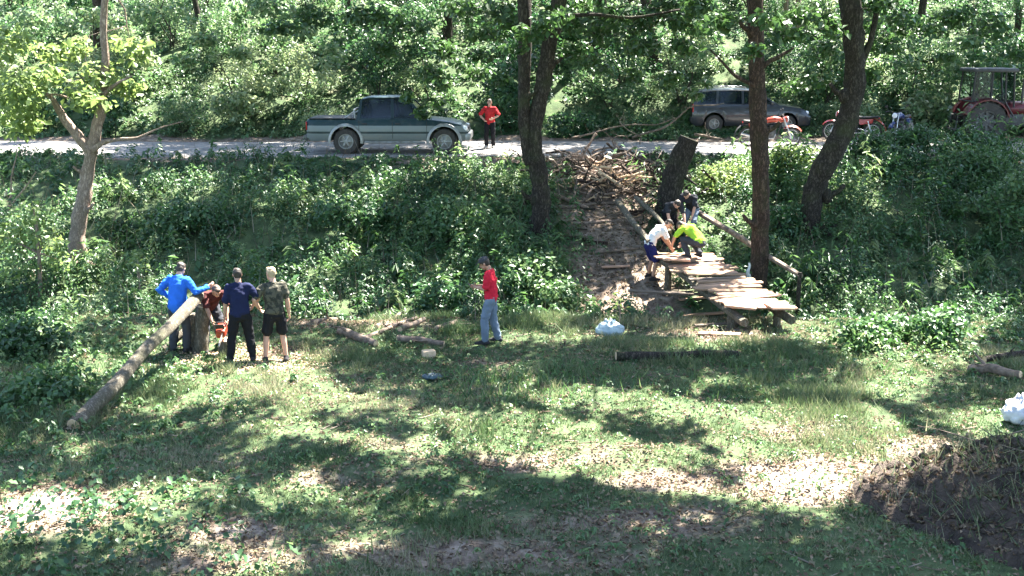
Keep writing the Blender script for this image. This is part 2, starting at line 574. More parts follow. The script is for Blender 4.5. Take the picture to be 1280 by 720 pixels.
ground_mat()
xs = np.concatenate([[-260, -140, -80, -50, -34, -27, -23], np.arange(-20, 22.01, 0.17), [25, 29, 36, 52, 80, 140, 260]])
ys = np.concatenate([[-200, -90, -40, -20, -10, -4, 0, 3, 5, 7, 8.5], np.arange(9.5, 48.01, 0.17), [49, 51, 54, 58, 65, 80, 110, 160, 300]])
X, Y = np.meshgrid(xs, ys)
Z = terr(X, Y)
Z = np.where(Y > 60, np.minimum(Z, 14 + (Y - 60) * 0.05), Z)
V = np.stack([X, Y, Z], -1).reshape(-1, 3)
nx, ny = len(xs), len(ys)
i0 = (np.arange(ny - 1)[:, None] * nx + np.arange(nx - 1)[None, :]).ravel()
T = np.concatenate([np.stack([i0, i0 + 1, i0 + nx + 1], 1), np.stack([i0, i0 + nx + 1, i0 + nx], 1)])
gme = raw_mesh('ground', V, T, dirtmask(X, Y).ravel())
gme.shade_smooth()
tag(obj('ground', gme, 'ground'), kind='structure')

# the gravel road along the top of the bank
pm('gravel', (0.25, 0.235, 0.22), (0.13, 0.12, 0.11), 3.0, 0.95, 0.6, bscale=40, dist=0.02)
rx = np.concatenate([[-200, -100, -50, -30], np.arange(-22, 24.01, 0.25), [32, 50, 100, 200]])
tt = np.linspace(0, 1, 19)
RX, TT = np.meshgrid(rx, tt)
wob = 0.25 * (fbm(RX, TT * 0, 1.3, 3) - 0.5)
RY = road_near(RX) + wob * (1 - TT) * 2 + (road_far(RX) - road_near(RX)) * TT
crown = 0.05 * (1 - (2 * TT - 1) ** 2) - 0.05 * np.exp(-((TT - 0.28) / 0.07) ** 2) - 0.05 * np.exp(-((TT - 0.66) / 0.07) ** 2)
edge = np.where((TT < 0.01) | (TT > 0.99), -0.25, 0.0)
RZ = ROADZ + crown * 0.6 + edge + 0.02 * (fbm(RX, RY, 3, 2) - 0.5)
V = np.stack([RX, RY, RZ], -1).reshape(-1, 3)
nx, ny = len(rx), len(tt)
i0 = (np.arange(ny - 1)[:, None] * nx + np.arange(nx - 1)[None, :]).ravel()
T = np.concatenate([np.stack([i0, i0 + 1, i0 + nx + 1], 1), np.stack([i0, i0 + nx + 1, i0 + nx], 1)])
rme = raw_mesh('road', V, T)
rme.shade_smooth()
tag(obj('road', rme, 'gravel'), kind='structure')

def road_z(x, y): return ROADZ + 0.01

# ------------------------------------------------------------------ trees
LIT = [  # places the sun reaches, as (x, y of the picture, half sizes)
    (640, 540, 330, 48), (1040, 520, 190, 42), (1010, 598, 130, 38), (380, 490, 120, 30), (560, 212, 90, 14), (240, 235, 50, 10), (610, 350, 70, 14), (50, 640, 75, 40), (290, 655, 60, 28),
    (30, 400, 45, 22), (760, 500, 160, 22), (690, 365, 85, 24), (480, 372, 110, 24), (560, 205, 90, 12), (935, 218, 75, 30),
    (400, 250, 85, 26), (60, 290, 60, 60), (1150, 395, 120, 22), (1110, 450, 90, 26), (1060, 250, 40, 22), (60, 180, 70, 8),
    (340, 445, 60, 14), (930, 385, 60, 14), (845, 322, 30, 8), (865, 290, 12, 15), (760, 215, 50, 14), (620, 182, 40, 8), (960, 180, 70, 8),
    (225, 365, 30, 22), (345, 335, 14, 14), (150, 240, 40, 25), (430, 300, 40, 12), (1240, 510, 50, 25), (700, 410, 60, 8), (1130, 510, 70, 20), (560, 615, 50, 12), (420, 700, 30, 6)]
STREAKS = [  # shadows on the sunny grass, cast by boughs added overhead: from, to, half width in metres
    (770, 530, 900, 562, .16), (1098, 500, 1190, 548, .18), (560, 568, 700, 640, .22), (640, 585, 800, 640, .26), (650, 512, 840, 534, .2), (870, 490, 1095, 500, .18),
    (400, 520, 560, 545, .18), (440, 480, 560, 500, .15), (880, 632, 1000, 652, .22), (700, 470, 860, 486, .12), (340, 560, 520, 600, .25)]

def lit_at(px, py):
    for (cx, cy, a, b) in LIT:
        if ((px - cx) / a) ** 2 + ((py - cy) / b) ** 2 < 1:
            return True
    return False

TREES = []
ANCHORS = [(60, 'beyond the forked tree'), (200, 'beyond the empty road'), (320, 'just behind the tail of the pickup'), (430, 'behind the bed of the pickup'), (490, 'behind the cab of the pickup'),
           (560, 'behind the bonnet of the pickup'), (613, 'behind the person in the red top'), (670, 'behind the twin trunk'), (740, 'behind the branch heap'), (820, 'left of the estate car'), (920, 'behind the estate car'),
           (1000, 'past the nose of the estate car'), (1065, 'behind the curved tree'), (1120, 'behind the red motorcycle'), (1165, 'left of the tractor'), (1235, 'behind the tractor')]
def beside(px): return min(ANCHORS, key=lambda a: abs(a[0] - px))[1]
def new_tree(name, label, base, bark, leaf, cat='tree', group=None):
    b = Vector(base)
    r = thing(name, label, cat, b, 0, group)
    t = dict(root=r, wood=MB(), clumps=[], attach=[], bark=bark, leaf=leaf)
    TREES.append(t)
    return t

def wavy(p, q, k=6, amp=0.1, seed=0):
    p = Vector(p); q = Vector(q); out = []
    for i in range(k):
        u = i / (k - 1)
        w = math.sin(PI * u) * amp
        out.append(p.lerp(q, u) + Vector((mnoise.noise(Vector((u * 2, seed, 0))), mnoise.noise(Vector((u * 2, seed, 7))), 0.6 * mnoise.noise(Vector((u * 2, seed, 3))))) * w * 2)
    return out

def smooth_path(pts, k=5):
    """Catmull-Rom through (point, radius)"""
    P = [Vector(p[:3]) for p in pts]; r = [p[3] for p in pts]
    op, orr = [], []
    n = len(P)
    for i in range(n - 1):
        a, b, c, d = P[max(i - 1, 0)], P[i], P[i + 1], P[min(i + 2, n - 1)]
        for j in range(k):
            u = j / k
            op.append(0.5 * ((2 * b) + (c - a) * u + (2 * a - 5 * b + 4 * c - d) * u * u + (3 * b - a - 3 * c + d) * u ** 3))
            orr.append(r[i] * (1 - u) + r[i + 1] * u)
    op.append(P[-1]); orr.append(r[-1])
    return op, orr

def limb(t, pts, n=12, attach_from=None, rough=0.34):
    op, orr = smooth_path(pts)
    t['wood'].tube(op, orr, n + 4, rough, seed=random.random() * 50)
    if attach_from is not None:
        for p, r in zip(op, orr):
            if p.z > attach_from:
                t['attach'].append((p, r))
    return op

def px_pts(lst, Y):
    """(px, py, half width in px) at distance Y -> points with a radius in metres"""
    out = []
    for (px, py, hw) in lst:
        p = at_y(px, py, Y)
        dep = (p - CAM).dot(FWD)
        out.append((p.x, p.y, p.z, hw * dep / FPX))
    return out

# left tree that forks below the road line
g = ground(100, 335)
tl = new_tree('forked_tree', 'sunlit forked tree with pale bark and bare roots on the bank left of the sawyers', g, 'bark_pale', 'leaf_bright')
Yl = g.y
limb(tl, px_pts([(98, 348, 17), (97, 325, 12), (97, 290, 8.5), (104, 250, 9.5), (110, 215, 7.5), (114, 185, 7.5)], Yl), 14)
limb(tl, px_pts([(114, 190, 7), (96, 168, 6), (80, 148, 5), (70, 131, 4), (64, 122, 2.5), (50, 112, 1.2)], Yl), 10)
limb(tl, px_pts([(114, 190, 8), (121, 160, 7), (128, 128, 5.8), (132, 80, 4.6), (129, 30, 4.2), (134, -40, 4), (128, -160, 4), (135, -300, 3.5)], Yl), 12, 7.5)
limb(tl, px_pts([(128, 125, 4), (115, 118, 3), (95, 125, 2), (70, 118, 1.2), (45, 122, .8)], Yl - .2), 7)
limb(tl, px_pts([(129, 118, 3), (145, 105, 2), (165, 95, 1.2)], Yl - .2), 7)
limb(tl, px_pts([(116, 188, 4), (130, 178, 3), (150, 174, 2.2), (172, 172, 1.5), (200, 160, .9), (228, 152, .6)], Yl - 0.3), 8)
for (ex, ey, w) in [(60, 360, 5), (125, 372, 6), (150, 365, 5), (135, 350, 6), (85, 372, 5)]:      # roots
    limb(tl, px_pts([(100, 330, 8), ((100 + ex) / 2 + 3, (332 + ey) / 2 - 6, w), (ex, ey, w * 0.6)], Yl - 0.4), 8)

# twin trunk in the middle of the bank
g = ground(672, 300)
t2 = new_tree('twin_trunk_tree', 'dark tree splitting into two trunks on the bank beside the pile of branches', g, 'bark', 'leaf_crown')
Y2 = g.y
limb(t2, px_pts([(670, 318, 20), (673, 298, 13.5), (677, 260, 11.5), (675, 225, 10.5), (668, 195, 11.5)], Y2), 14)
limb(t2, px_pts([(664, 205, 8), (657, 175, 7.5), (655, 130, 7.5), (656, 70, 8), (655, 0, 8), (650, -120, 9), (640, -300, 7)], Y2), 12, 7.2)
limb(t2, px_pts([(672, 205, 9), (668, 165, 9), (676, 115, 9.5), (687, 60, 9.5), (699, 0, 9.5), (722, -120, 10), (745, -300, 7)], Y2), 12, 7.2)
limb(t2, px_pts([(690, 22, 3), (740, 18, 2.3), (790, 22, 1.8), (850, 12, 1.2)], Y2 - 0.2), 7)

# leaning broken trunk by the bridge
g = ground(832, 275)
t3 = thing('broken_trunk', 'thick dark leaning trunk broken off at road height behind the bridge workers', 'tree trunk', g)
mb = MB()
op, orr = smooth_path(px_pts([(826, 300, 17), (832, 270, 15), (838, 240, 14), (846, 210, 13.5), (856, 185, 13), (861, 173, 12.5)], g.y))
mb.tube(op, orr, 14, 0.25, 3.3)
mb.build('trunk', 'bark', t3, world=True)
mb = MB()
c0, c1 = op[-1], op[-1] + (op[-1] - op[-2]).normalized() * 0.012
mb.tube([c0, c1], [orr[-1] * 0.93, orr[-1] * 0.93], 14)
mb.build('broken_top', 'cut_wood', t3, world=True)
mb = MB()
q = at_y(846, 215, g.y)
mb.tube(wavy(q, at_y(872, 232, g.y - 0.3), 5, 0.05, 2), [0.09, 0.07, 0.05, 0.03, 0.015], 8)
mb.build('branch_stub', 'bark', t3, world=True)

# straight brown trunk at the bridge
g = ground(948, 372)
t4 = new_tree('straight_tree', 'straight brown tree trunk standing right beside the plank footbridge', g, 'bark_brown', 'leaf_crown')
Y4 = g.y
limb(t4, px_pts([(948, 378, 15), (948, 355, 11.5), (950, 310, 10.5), (951, 250, 10), (950, 190, 10.5), (947, 120, 10), (945, 60, 10), (944, 0, 9.5), (944, -140, 9), (950, -330, 7)], Y4), 14, 7.2)
limb(t4, px_pts([(948, 88, 4), (960, 78, 3), (975, 70, 2.4), (992, 60, 1.5)], Y4 - 0.1), 7)
limb(t4, px_pts([(945, 108, 3), (920, 95, 2.2), (905, 80, 1.6), (888, 62, 1)], Y4 - 0.1), 7)

# curved trunk to the right
g = ground(1022, 290)
t5 = new_tree('curved_tree', 'thick dark tree with a curved trunk among the weeds right of the bridge', g, 'bark', 'leaf_crown')
Y5 = g.y
limb(t5, px_pts([(1016, 305, 19), (1013, 278, 13.5), (1016, 248, 12.5), (1027, 215, 13), (1048, 178, 14), (1062, 140, 12.5), (1069, 95, 12), (1067, 50, 12.5), (1064, 0, 13.5), (1060, -140, 12), (1070, -330, 9)], Y5), 14, 7.2)
limb(t5, px_pts([(1068, 95, 5), (1085, 60, 4), (1095, 20, 3.5), (1110, -60, 3)], Y5), 8, 7.2)

for (t, cx, cy, Yr, w) in [(t2, 672, 302, Y2, 7), (t4, 948, 362, Y4, 5), (t5, 1019, 290, Y5, 7)]:       # roots running into the earth
    for k in range(6):
        a = k * 1.05 + .3
        b0 = at_y(cx, cy, Yr); q = b0 + Vector((math.cos(a), math.sin(a), 0)) * (.055 * w)
        q2 = b0 + Vector((math.cos(a), math.sin(a), 0)) * (.095 * w)
        limb(t, [(b0.x, b0.y, b0.z + .1, w * .016), (q.x, q.y, tz(q.x, q.y) + .02, w * .012), (q2.x, q2.y, tz(q2.x, q2.y) - .08, w * .008)], 6)

for (t, px, py, Yr, hw, sx) in [(t2, 676, 250, Y2, 10, -1), (t2, 655, 120, Y2, 7, 1), (t2, 684, 80, Y2, 8, 1), (t4, 950, 280, Y4, 9, -1), (t4, 948, 165, Y4, 9, 1), (t4, 946, 40, Y4, 9, -1), (t5, 1024, 245, Y5, 12, 1), (t5, 1064, 120, Y5, 12, -1), (tl, 103, 262, Yl, 7, 1), (tl, 110, 215, Yl, 6, -1)]:
    c = at_y(px + sx * hw * .75, py, Yr); s = hw * .013
    t['wood'].ell(c + Vector((0, -.06, 0)), (s, s, s * 1.3), None, 9, 7)
    limb(t, [(c.x, c.y - .05, c.z, s * .6), (c.x + sx * s * 1.6, c.y - .12, c.z + s * .8, s * .42), (c.x + sx * s * 2.6, c.y - .15, c.z + s * 2.0, s * .3)], 6)

# unseen trees added outside the picture so their crowns shade the clearing
for (x, y, h, lean, nm) in [(9.8, 9.0, 15, -1.0, 'right'), (-8.6, 10.5, 15, 1.2, 'left'), (10.5, 17.0, 16, -1.4, 'right'), (-12.0, 18.5, 15, 1.2, 'left'),
                            (3.0, -3.5, 16, 0.4, 'behind'), (-4.5, -4.0, 16, 0.3, 'behind'), (14.5, 24.5, 15, -1.0, 'right')]:
    z = tz(x, y)
    t = new_tree('shade_tree', 'tall unseen tree added so its crown shades the clearing', (x, y, z), 'bark', 'leaf_crown', 'tree', 'unseen trees added to shade the clearing')
    limb(t, [(x, y, z - 0.4, 0.34), (x + 0.05, y, z + 0.6, 0.26), (x + lean * .2, y + .1, z + h * .3, .22), (x + lean * .6, y + .2, z + h * .6, .17), (x + lean, y, z + h * .9, .08)], 10, max(7.2, z + 4))

# trees on the slope behind the road
for k, (px, Yb, w, lean) in enumerate([(128, 44.0, 7, 6), (255, 47.0, 3.5, -14), (560, 47.5, 5, 0), (745, 46.5, 6, 12), (975, 47.0, 3, 4), (992, 47.5, 3, -6), (815, 45.0, 6, -16), (1140, 46.5, 4.5, 12), (1262, 47.0, 4, 6), (20, 47.5, 4, 10), (440, 47.5, 4, -8)]):
    x = (px - 640) / FPX * (Yb * .976 + 0.6)
    z = tz(x, Yb)
    t = new_tree('slope_tree', ('pale thin tree' if k in (4, 5) else 'dark leaning tree' if abs(lean) > 9 else 'dark upright tree') + ' on the overgrown slope ' + beside(px), (x, Yb, z), 'bark_pale' if k in (4, 5) else 'bark', 'leaf_hill', 'tree', 'trees on the slope behind the road')
    r = w * 44 / FPX
    l = lean * 0.05
    limb(t, [(x, Yb, z - .4, r * 1.5), (x + .03, Yb, z + .5, r * 1.1), (x + l * .4, Yb + .1, z + 2.5, r), (x + l, Yb - .1, z + 5, r * .85), (x + l * 1.3, Yb, z + 9, r * .5)], 9, z + 3.4)

# ---- the canopy: clumps of leaves carried by the limbs above, spaced so that the sun comes through in the lit places
Ls = SUN_TRAVEL
step = 1.0
for gy in np.arange(8.0, 41.5, step):
    for gx in np.arange(-16, 20, step):
        x = gx + rng.uniform(-.45, .45); y = gy + rng.uniform(-.45, .45)
        z = tz(x, y) + 0.2
        px, py = proj(x, y, z)
        if px < -150 or px > 1430:
            continue
        near_lit = [lit_at(*proj(x + dx, y + dy, z)) for (dx, dy) in ((.7, 0), (-.7, 0), (0, .7), (0, -.7))]
        if lit_at(px, py):
            continue
        if rng.random() < 0.05:
            continue
        small = any(near_lit)
        H = rng.uniform(9.0, 14.0)
        for _ in range(14):
            cx, cy, cz = x - Ls.x / -Ls.z * H, y - Ls.y / -Ls.z * H, z + H
            if cy < 6 or proj(cx, cy, cz - 1.1)[1] < -25:
                break
            H += 0.7
        best = min(TREES, key=lambda t: min(((a[0].x - cx) ** 2 + (a[0].y - cy) ** 2 + 0.5 * (a[0].z - cz) ** 2) for a in t['attach']) if t['attach'] else 1e9)
        for _ in range(2 if (py > 640 and not small) else 0):
            best['clumps'].append(((cx + rng.normal() * .3, cy + rng.normal() * .3, cz + 1.2), rng.uniform(0.8, 1.1)))
        best['clumps'].append(((cx, cy, cz), rng.uniform(0.34, 0.5) if small else rng.uniform(0.8, 1.15)))
for (x0, y0, x1, y1, hw) in STREAKS:
    a, b = at_z(x0, y0, .05), at_z(x1, y1, .05)
    H = rng.uniform(10, 12.5); off = Vector((-Ls.x / -Ls.z * H, -Ls.y / -Ls.z * H, H))
    t = min(TREES, key=lambda t: min((q[0] - (a + off)).length for q in t['attach']) if t['attach'] else 1e9)
    k = int((b - a).length / .22) + 2
    pts = wavy(a + off, b + off, k, .25, x0)
    t['wood'].tube(pts, [.03 - .02 * i / (k - 1) for i in range(k)], 6)
    at0 = min(t['attach'], key=lambda q: (q[0] - pts[0]).length)
    t['wood'].tube(wavy(at0[0], pts[0], 6, .3, y0), [.035, .034, .033, .032, .031, .03], 6)
    for q in pts:
        t['clumps'].append(((q.x + rng.normal() * .1, q.y + rng.normal() * .1, q.z), hw * rng.uniform(1.0, 1.9), .5, None, False))
# crowns of the slope trees, and dappling over the slope
for t in TREES[-11:]:
    top = t['attach'][-1][0]
    for k in range(4):
        a = rng.random() * 2 * PI; rr = rng.uniform(0.4, 3.2)
        t['clumps'].append(((top.x + rr * math.cos(a), top.y + 0.8 * rr * math.sin(a), top.z - rng.uniform(-0.8, 3.0)), rng.uniform(0.5, 0.95)))

# hanging sprays that show in the picture: (px, py, Y, radius, tree)
def spray(t, px, py, Y, r, thick=0.6, tint=None):
    p = at_y(px, py, Y)
    t['clumps'].append(((p.x, p.y, p.z), r, thick, tint))
for (px, py, r) in [(60, 110, .75), (20, 140, .8), (110, 95, .6), (95, 130, .5), (150, 105, .5), (40, 165, .5), (10, 60, .7), (165, 60, .5), (75, 60, .6), (5, 105, .6)]:
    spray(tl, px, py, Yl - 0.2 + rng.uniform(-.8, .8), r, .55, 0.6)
for (px, py, r, Y) in [(525, 140, .36, 32.5), (548, 128, .36, 32.6), (505, 120, .32, 32.8), (560, 108, .4, 33), (585, 85, .5, 33), (540, 90, .5, 33.5), (600, 40, .6, 32), (640, 20, .7, 31), (730, 30, .7, 30), (780, 40, .6, 30), (820, 20, .7, 30), (740, 75, .5, 31), (865, 30, .6, 29), (620, 100, .35, 31), (505, 30, .7, 34), (450, 15, .7, 34), (660, 45, .45, 27), (690, 15, .5, 27), (715, 60, .4, 28), (760, 10, .6, 28), (800, 60, .5, 29), (850, 60, .45, 29), (840, 95, .45, 31), (790, 95, .4, 32), (580, 15, .6, 31), (610, 65, .4, 30), (880, 10, .5, 27), (640, 60, .3, 26.8), (560, 60, .5, 33), (480, 60, .5, 34), (400, 20, .6, 35), (350, 40, .5, 35)]:
    spray(t2, px, py, Y, r, .55, 0.25)
for (px, py, r) in [(200, 15, .8), (260, 40, .7), (320, 10, .8), (380, 45, .6), (100, 20, .7), (50, 15, .8), (230, 75, .5), (420, 70, .6), (300, 70, .5)]:
    spray(TREES[-10], px, py, 41.5 + rng.uniform(-.8, .8), r, .6, .75)
for (px, py, r, Y) in [(905, 30, .45, 25), (985, 40, .4, 26), (1010, 100, .5, 31), (1030, 60, .5, 31), (1100, 60, .5, 31), (1120, 25, .6, 31), (1000, 20, .5, 28), (930, 60, .3, 23.5), (960, 25, .35, 23.5), (1050, 30, .4, 27), (1080, 95, .35, 29), (1090, 10, .5, 28), (1160, 40, .5, 31), (1200, 20, .6, 32), (1250, 30, .6, 32), (1275, 70, .5, 33), (1180, 75, .35, 34), (870, 120, .35, 36), (885, 105, .3, 36)]:
    spray(t5, px, py, Y, r, .55, 0.4)

def finish_tree(t):
    rt = t['root']
    blobs = []
    nodes = [(a[0], a[1]) for a in t['attach']]
    order = sorted(t['clumps'], key=lambda c: min((n[0] - Vector(c[0])).length for n in nodes)) if nodes else t['clumps']
    for c in order:
        (cx, cy, cz), r = c[0], c[1]
        thick = c[2] if len(c) > 2 else 0.5
        tint = c[3] if len(c) > 3 and c[3] is not None else rng.uniform(0.1, 0.8)
        cv = Vector((cx, cy, cz))
        for _ in range(3):
            o = rng.normal(size=3) * r * np.array([.45, .45, .2])
            blobs.append(((cx + o[0], cy + o[1], cz + o[2]), (r * .75, r * .75, r * thick * .75), r * r * 1.5, tint))
        if nodes and len(c) < 5:                        # a twig grows from the nearest limb, trunk or earlier bough
            a = min(nodes, key=lambda q: (q[0] - cv).length)
            L = (a[0] - cv).length
            r0 = min(a[1] * 0.7, 0.014 + 0.009 * L)
            if L > 0.25:
                w = wavy(a[0], cv, 6, 0.10 * L, random.random() * 99)
                t['wood'].tube(w, [r0, r0 * .85, r0 * .7, r0 * .55, r0 * .4, r0 * .25], 5)
                nodes += [(w[3], r0 * .55), (w[4], r0 * .45)]
            nodes.append((cv, max(r0 * .35, .01)))
    t['wood'].build('trunk', t['bark'], rt, world=True, angle=0)
    if blobs:
        P, N, S, Tn = foliage(blobs, 140, 0.19)
        P = P - np.array(rt.location)
        obj('crown', leaf_mesh('crown', P, N, S, Tn, 0.6), t['leaf'], rt)
SUNNY = [(104, 250, Yl), (112, 200, Yl), (122, 155, Yl), (128, 120, Yl), (85, 155, Yl), (72, 133, Yl), (98, 290, Yl), (60, 110, Yl), (20, 140, Yl), (95, 130, Yl), (150, 105, Yl), (40, 290, Yl - 2), (15, 320, Yl - 2), (30, 270, Yl - 2),
         (250, 60, 44), (330, 90, 43), (380, 40, 45), (60, 40, 45), (200, 110, 43), (300, 30, 45), (150, 60, 44), (1110, 60, 44), (1000, 60, 45), (580, 100, 43), (720, 90, 43), (1240, 60, 46), (20, 90, 43), (420, 100, 43),
         (957, 220, Y4), (957, 260, Y4), (957, 300, Y4), (866, 288, 26.0), (345, 333, 19.6), (225, 355, 20.2), (930, 381, 21.9), (975, 383, 21.9), (845, 322, 26.0), (905, 235, 30.5), (985, 222, 31), (940, 215, 32)]
SUNNY = [at_y(*s) for s in SUNNY]
for t in TREES:                        # openings in the canopy above the places in full sun
    keep = []
    for c in t['clumps']:
        cv = Vector(c[0]); ok = True
        for s in SUNNY:
            d = cv - s
            u = d.dot(-Ls)
            if len(c) != 4 and u > 1.3 and (d + Ls * u).length < c[1] * 1.1 + .35:
                ok = False; break
        if ok: keep.append(c)
    t['clumps'] = keep
for t in TREES:
    finish_tree(t)

# ------------------------------------------------------------------ bushes on the slope
def bush(px, Yb, w, h, label, group, leaf='leaf_hill', size=0.15, per=150, tint=None, cat='bush', name='bush', x=None, stems=4):
    if x is None:
        x = (px - 640) / FPX * (Yb * .976 + 0.8)
    z = tz(x, Yb)
    rt = thing(name, label, cat, (x, Yb, z), 0, group)
    blobs = []
    tint = rng.uniform(0.15, 0.85) + (.2 if (x < -6 and Yb > 40) else 0) if tint is None else tint  # left part of the slope tinted paler to read as sunlit foliage
    k = max(5, int(7 * w))
    for i in range(k):
        a = rng.random() * 2 * PI; rr = rng.random() ** .5 * w * .5
        zz = h * (0.12 + 0.8 * rng.random())
        sh = 1 - 0.55 * (zz / h) ** 2
        q = rng.uniform(.25, .5)
        blobs.append(((rr * math.cos(a) * sh, rr * math.sin(a) * sh * .8, zz), (q * 1.1, q, q * .75), q * q * 6, tint + rng.normal() * .1))
    P, N, S, Tn = foliage(blobs, per * (.13 / size) ** 1.5, size)
    keep = P[:, 2] > 0.0
    m = MB()
    for i in range(stems):
        b = blobs[i % len(blobs)][0]
        m.tube(wavy((0.1 * math.cos(i * 2), 0.1 * math.sin(i * 2), -0.1), b, 5, .15, random.random() * 99), [.03, .025, .02, .015, .008], 5)
    m.build('stem', 'bark', rt)
    obj('foliage', leaf_mesh('foliage', P[keep], N[keep], S[keep], Tn[keep], .58), leaf, rt)
    return rt

for row, (Yb, n, h0) in enumerate([(40.9, 16, 1.2), (42.6, 15, 2.0), (44.4, 14, 2.5), (46.6, 13, 3.0), (49.4, 13, 3.6)]):
    for k in range(n):
        px = -40 + (k + rng.uniform(-.3, .3) + 0.5 * (row % 2)) * 1380 / n
        if row == 0 and (840 < px < 1050 or 1170 < px):
            continue
        if row == 1 and 850 < px < 1010:
            continue
        bush(px, Yb + rng.uniform(-.4, .4), rng.uniform(1.5, 2.6) if row == 0 else rng.uniform(2.4, 4.0), h0 * rng.uniform(.6, 1.3),
             ('low leafy bush at the far road edge', 'leafy bush on the lowest part of the slope', 'wide bush a little up the slope', 'tall bush halfway up the slope', 'tall bush high on the slope')[row] + ' ' + beside(px), 'bushes on the slope behind the road',
             size=rng.choice([.09, .13, .17, .22]), per=95, tint=rng.choice([.15, .35, .55, .85]) + (.15 if px < 420 else 0))  # paler leaves at the left stand in for bright sun on the slope

# ------------------------------------------------------------------ ground cover
def clear_of(x, y):
    """no tall weeds: dirt track, road, bridge"""
    m = np.ones_like(x)
    m *= 1 - 0.97 * np.exp(-((x - 2.6) / 1.25) ** 4) * (y > 24.5)
    m *= 1 - 0.8 * np.exp(-((x + 1.2) / 2.6) ** 4) * (y > 32.3)
    m *= 1 - 0.95 * np.exp(-(((x - 4.5) / 1.3) ** 2 + ((y - 24) / 2.2) ** 2) ** 2)
    return m

def scatter(x0, x1, y0, y1, n, dens):
    x = rng.uniform(x0, x1, n); y = rng.uniform(y0, y1, n)
    k = rng.random(n) < dens(x, y)
    return x[k], y[k]

def weed_height(x, y):
    h = 0.14 + 1.25 * fbm(x + 7, y + 3, 0.75, 2) ** 2.2
    h = h * (1 + 0.9 * np.exp(-((x - 13) / 5) ** 2) * (y > 28))
    h = h * np.where((y > 31.8), 0.30 + 0.3 * (x < -7), 1.0) * np.where((y > 31.8) & (x > 11), 2.7, 1.0)
    h = h * (0.3 + 0.7 * sstep((y - 22.6) / 1.6))
    h = h * (1 - .85 * ((x > -6.5) & (x < 1.5) & (y > 32.2)))
    return h

def weeds(name, x, y, per, size, mat, label, cat, spread=0.22, hs=1.0, aspect=.55):
    n = len(x)
    h = weed_height(x, y) * hs * (0.45 + 1.0 * rng.random(n) ** 1.5)
    rep = per
    X = np.repeat(x, rep); Yv = np.repeat(y, rep); Hh = np.repeat(h, rep)
    a = rng.random(n * rep) * 2 * PI
    u = rng.random(n * rep)
    rr = spread * (0.3 + 0.9 * (1 - u)) * rng.random(n * rep) ** .5 * (0.5 + Hh)
    X = X + rr * np.cos(a); Yv = Yv + rr * np.sin(a)
    Zv = terr(X, Yv) + 0.03 + u * Hh
    P = np.stack([X, Yv, Zv], 1)
    N = np.stack([np.cos(a) * .5, np.sin(a) * .5 - .15, np.full(n * rep, .9)], 1) + rng.normal(size=(n * rep, 3)) * .38
    D = np.stack([np.cos(a), np.sin(a), np.full(n * rep, -.25)], 1) + rng.normal(size=(n * rep, 3)) * .3
    S = size * (0.55 + .9 * rng.random(n * rep))
    tb = np.clip(0.15 + 0.75 * fbm(x, y, 0.8, 2) + rng.normal(size=n) * .12, 0, 1)
    Tn = np.clip(np.repeat(tb, rep) + rng.normal(size=n * rep) * .1 + .12 * (u - .5), 0, 1)
    o = obj(name, leaf_mesh(name, P, N, S, Tn, aspect, D), mat)
    return tag(o, label, cat, kind='stuff')

def bankd(s, thr, sd):
    return lambda x, y: clear_of(x, y) * sstep((y - 22.4) / 1.2) * (0.15 + 0.85 * (fbm(x + sd, y - sd, s, 2) > thr))
x, y = scatter(-16, 18, 22.4, 33.7, 6500, bankd(1.1, .46, 0))
weeds('bank_weeds', x, y, 32, 0.09, 'leaf_bank', 'thick green weeds and nettles covering the bank below the road', 'weeds')
x, y = scatter(-16, 18, 22.4, 33.7, 3600, bankd(.7, .52, 31))
weeds('bank_creepers', x, y, 34, 0.062, 'leaf_fresh', 'fine leaved pale green creepers spread over the bank', 'creepers', .3, .8, .7)
x, y = scatter(-16, 18, 22.4, 33.7, 2300, bankd(.6, .55, 63))
weeds('bank_ferns', x, y, 20, 0.23, 'leaf_fresh', 'long narrow leaved plants standing between the bank weeds', 'plants', .24, 1.25, .2)
x, y = scatter(-16, 18, 22.4, 33.7, 900, bankd(.5, .57, 12))
weeds('bank_docks', x, y, 9, 0.17, 'leaf_bank', 'big leaved docks dotted over the bank', 'plants', .3, .9, .62)
x, y = scatter(-16, 18, 22.4, 33.6, 2600, lambda x, y: clear_of(x, y) * .8 + .2)
n = len(x); P = np.stack([x, y, terr(x, y)], 1)
tag(obj('dry_stalks', blade_mesh('dry_stalks', P, .35 + .75 * rng.random(n) ** 2, .007 + .005 * rng.random(n), rng.random(n), .8), 'twig'), 'dry bare stalks standing among the bank weeds', 'stalks', kind='stuff')
x, y = scatter(-20, 23, 40.2, 53, 9000, lambda x, y: .35 + .65 * (fbm(x, y, .8, 2) > .48))
weeds('slope_undergrowth', x, y, 24, 0.12, 'leaf_hill', 'green undergrowth covering the slope behind the road', 'undergrowth', .3, .8)
# weeds reaching into the clearing left and right
def side(x, y):
    px = 640 + FPX * x / (y * .976 + 1.23)
    l = np.exp(-((px - 40) / 170) ** 2) * sstep((y - 14.2) / 2)
    r = np.exp(-((px - 1260) / 170) ** 2) * sstep((y - 17.5) / 2.5)
    return np.clip(l + r, 0, 1)
x, y = scatter(-11, 13, 13, 23, 3800, side)
weeds('edge_weeds', x, y, 22, 0.085, 'leaf_fresh', 'low leafy weeds at the edges of the clearing', 'weeds', .2, .95)
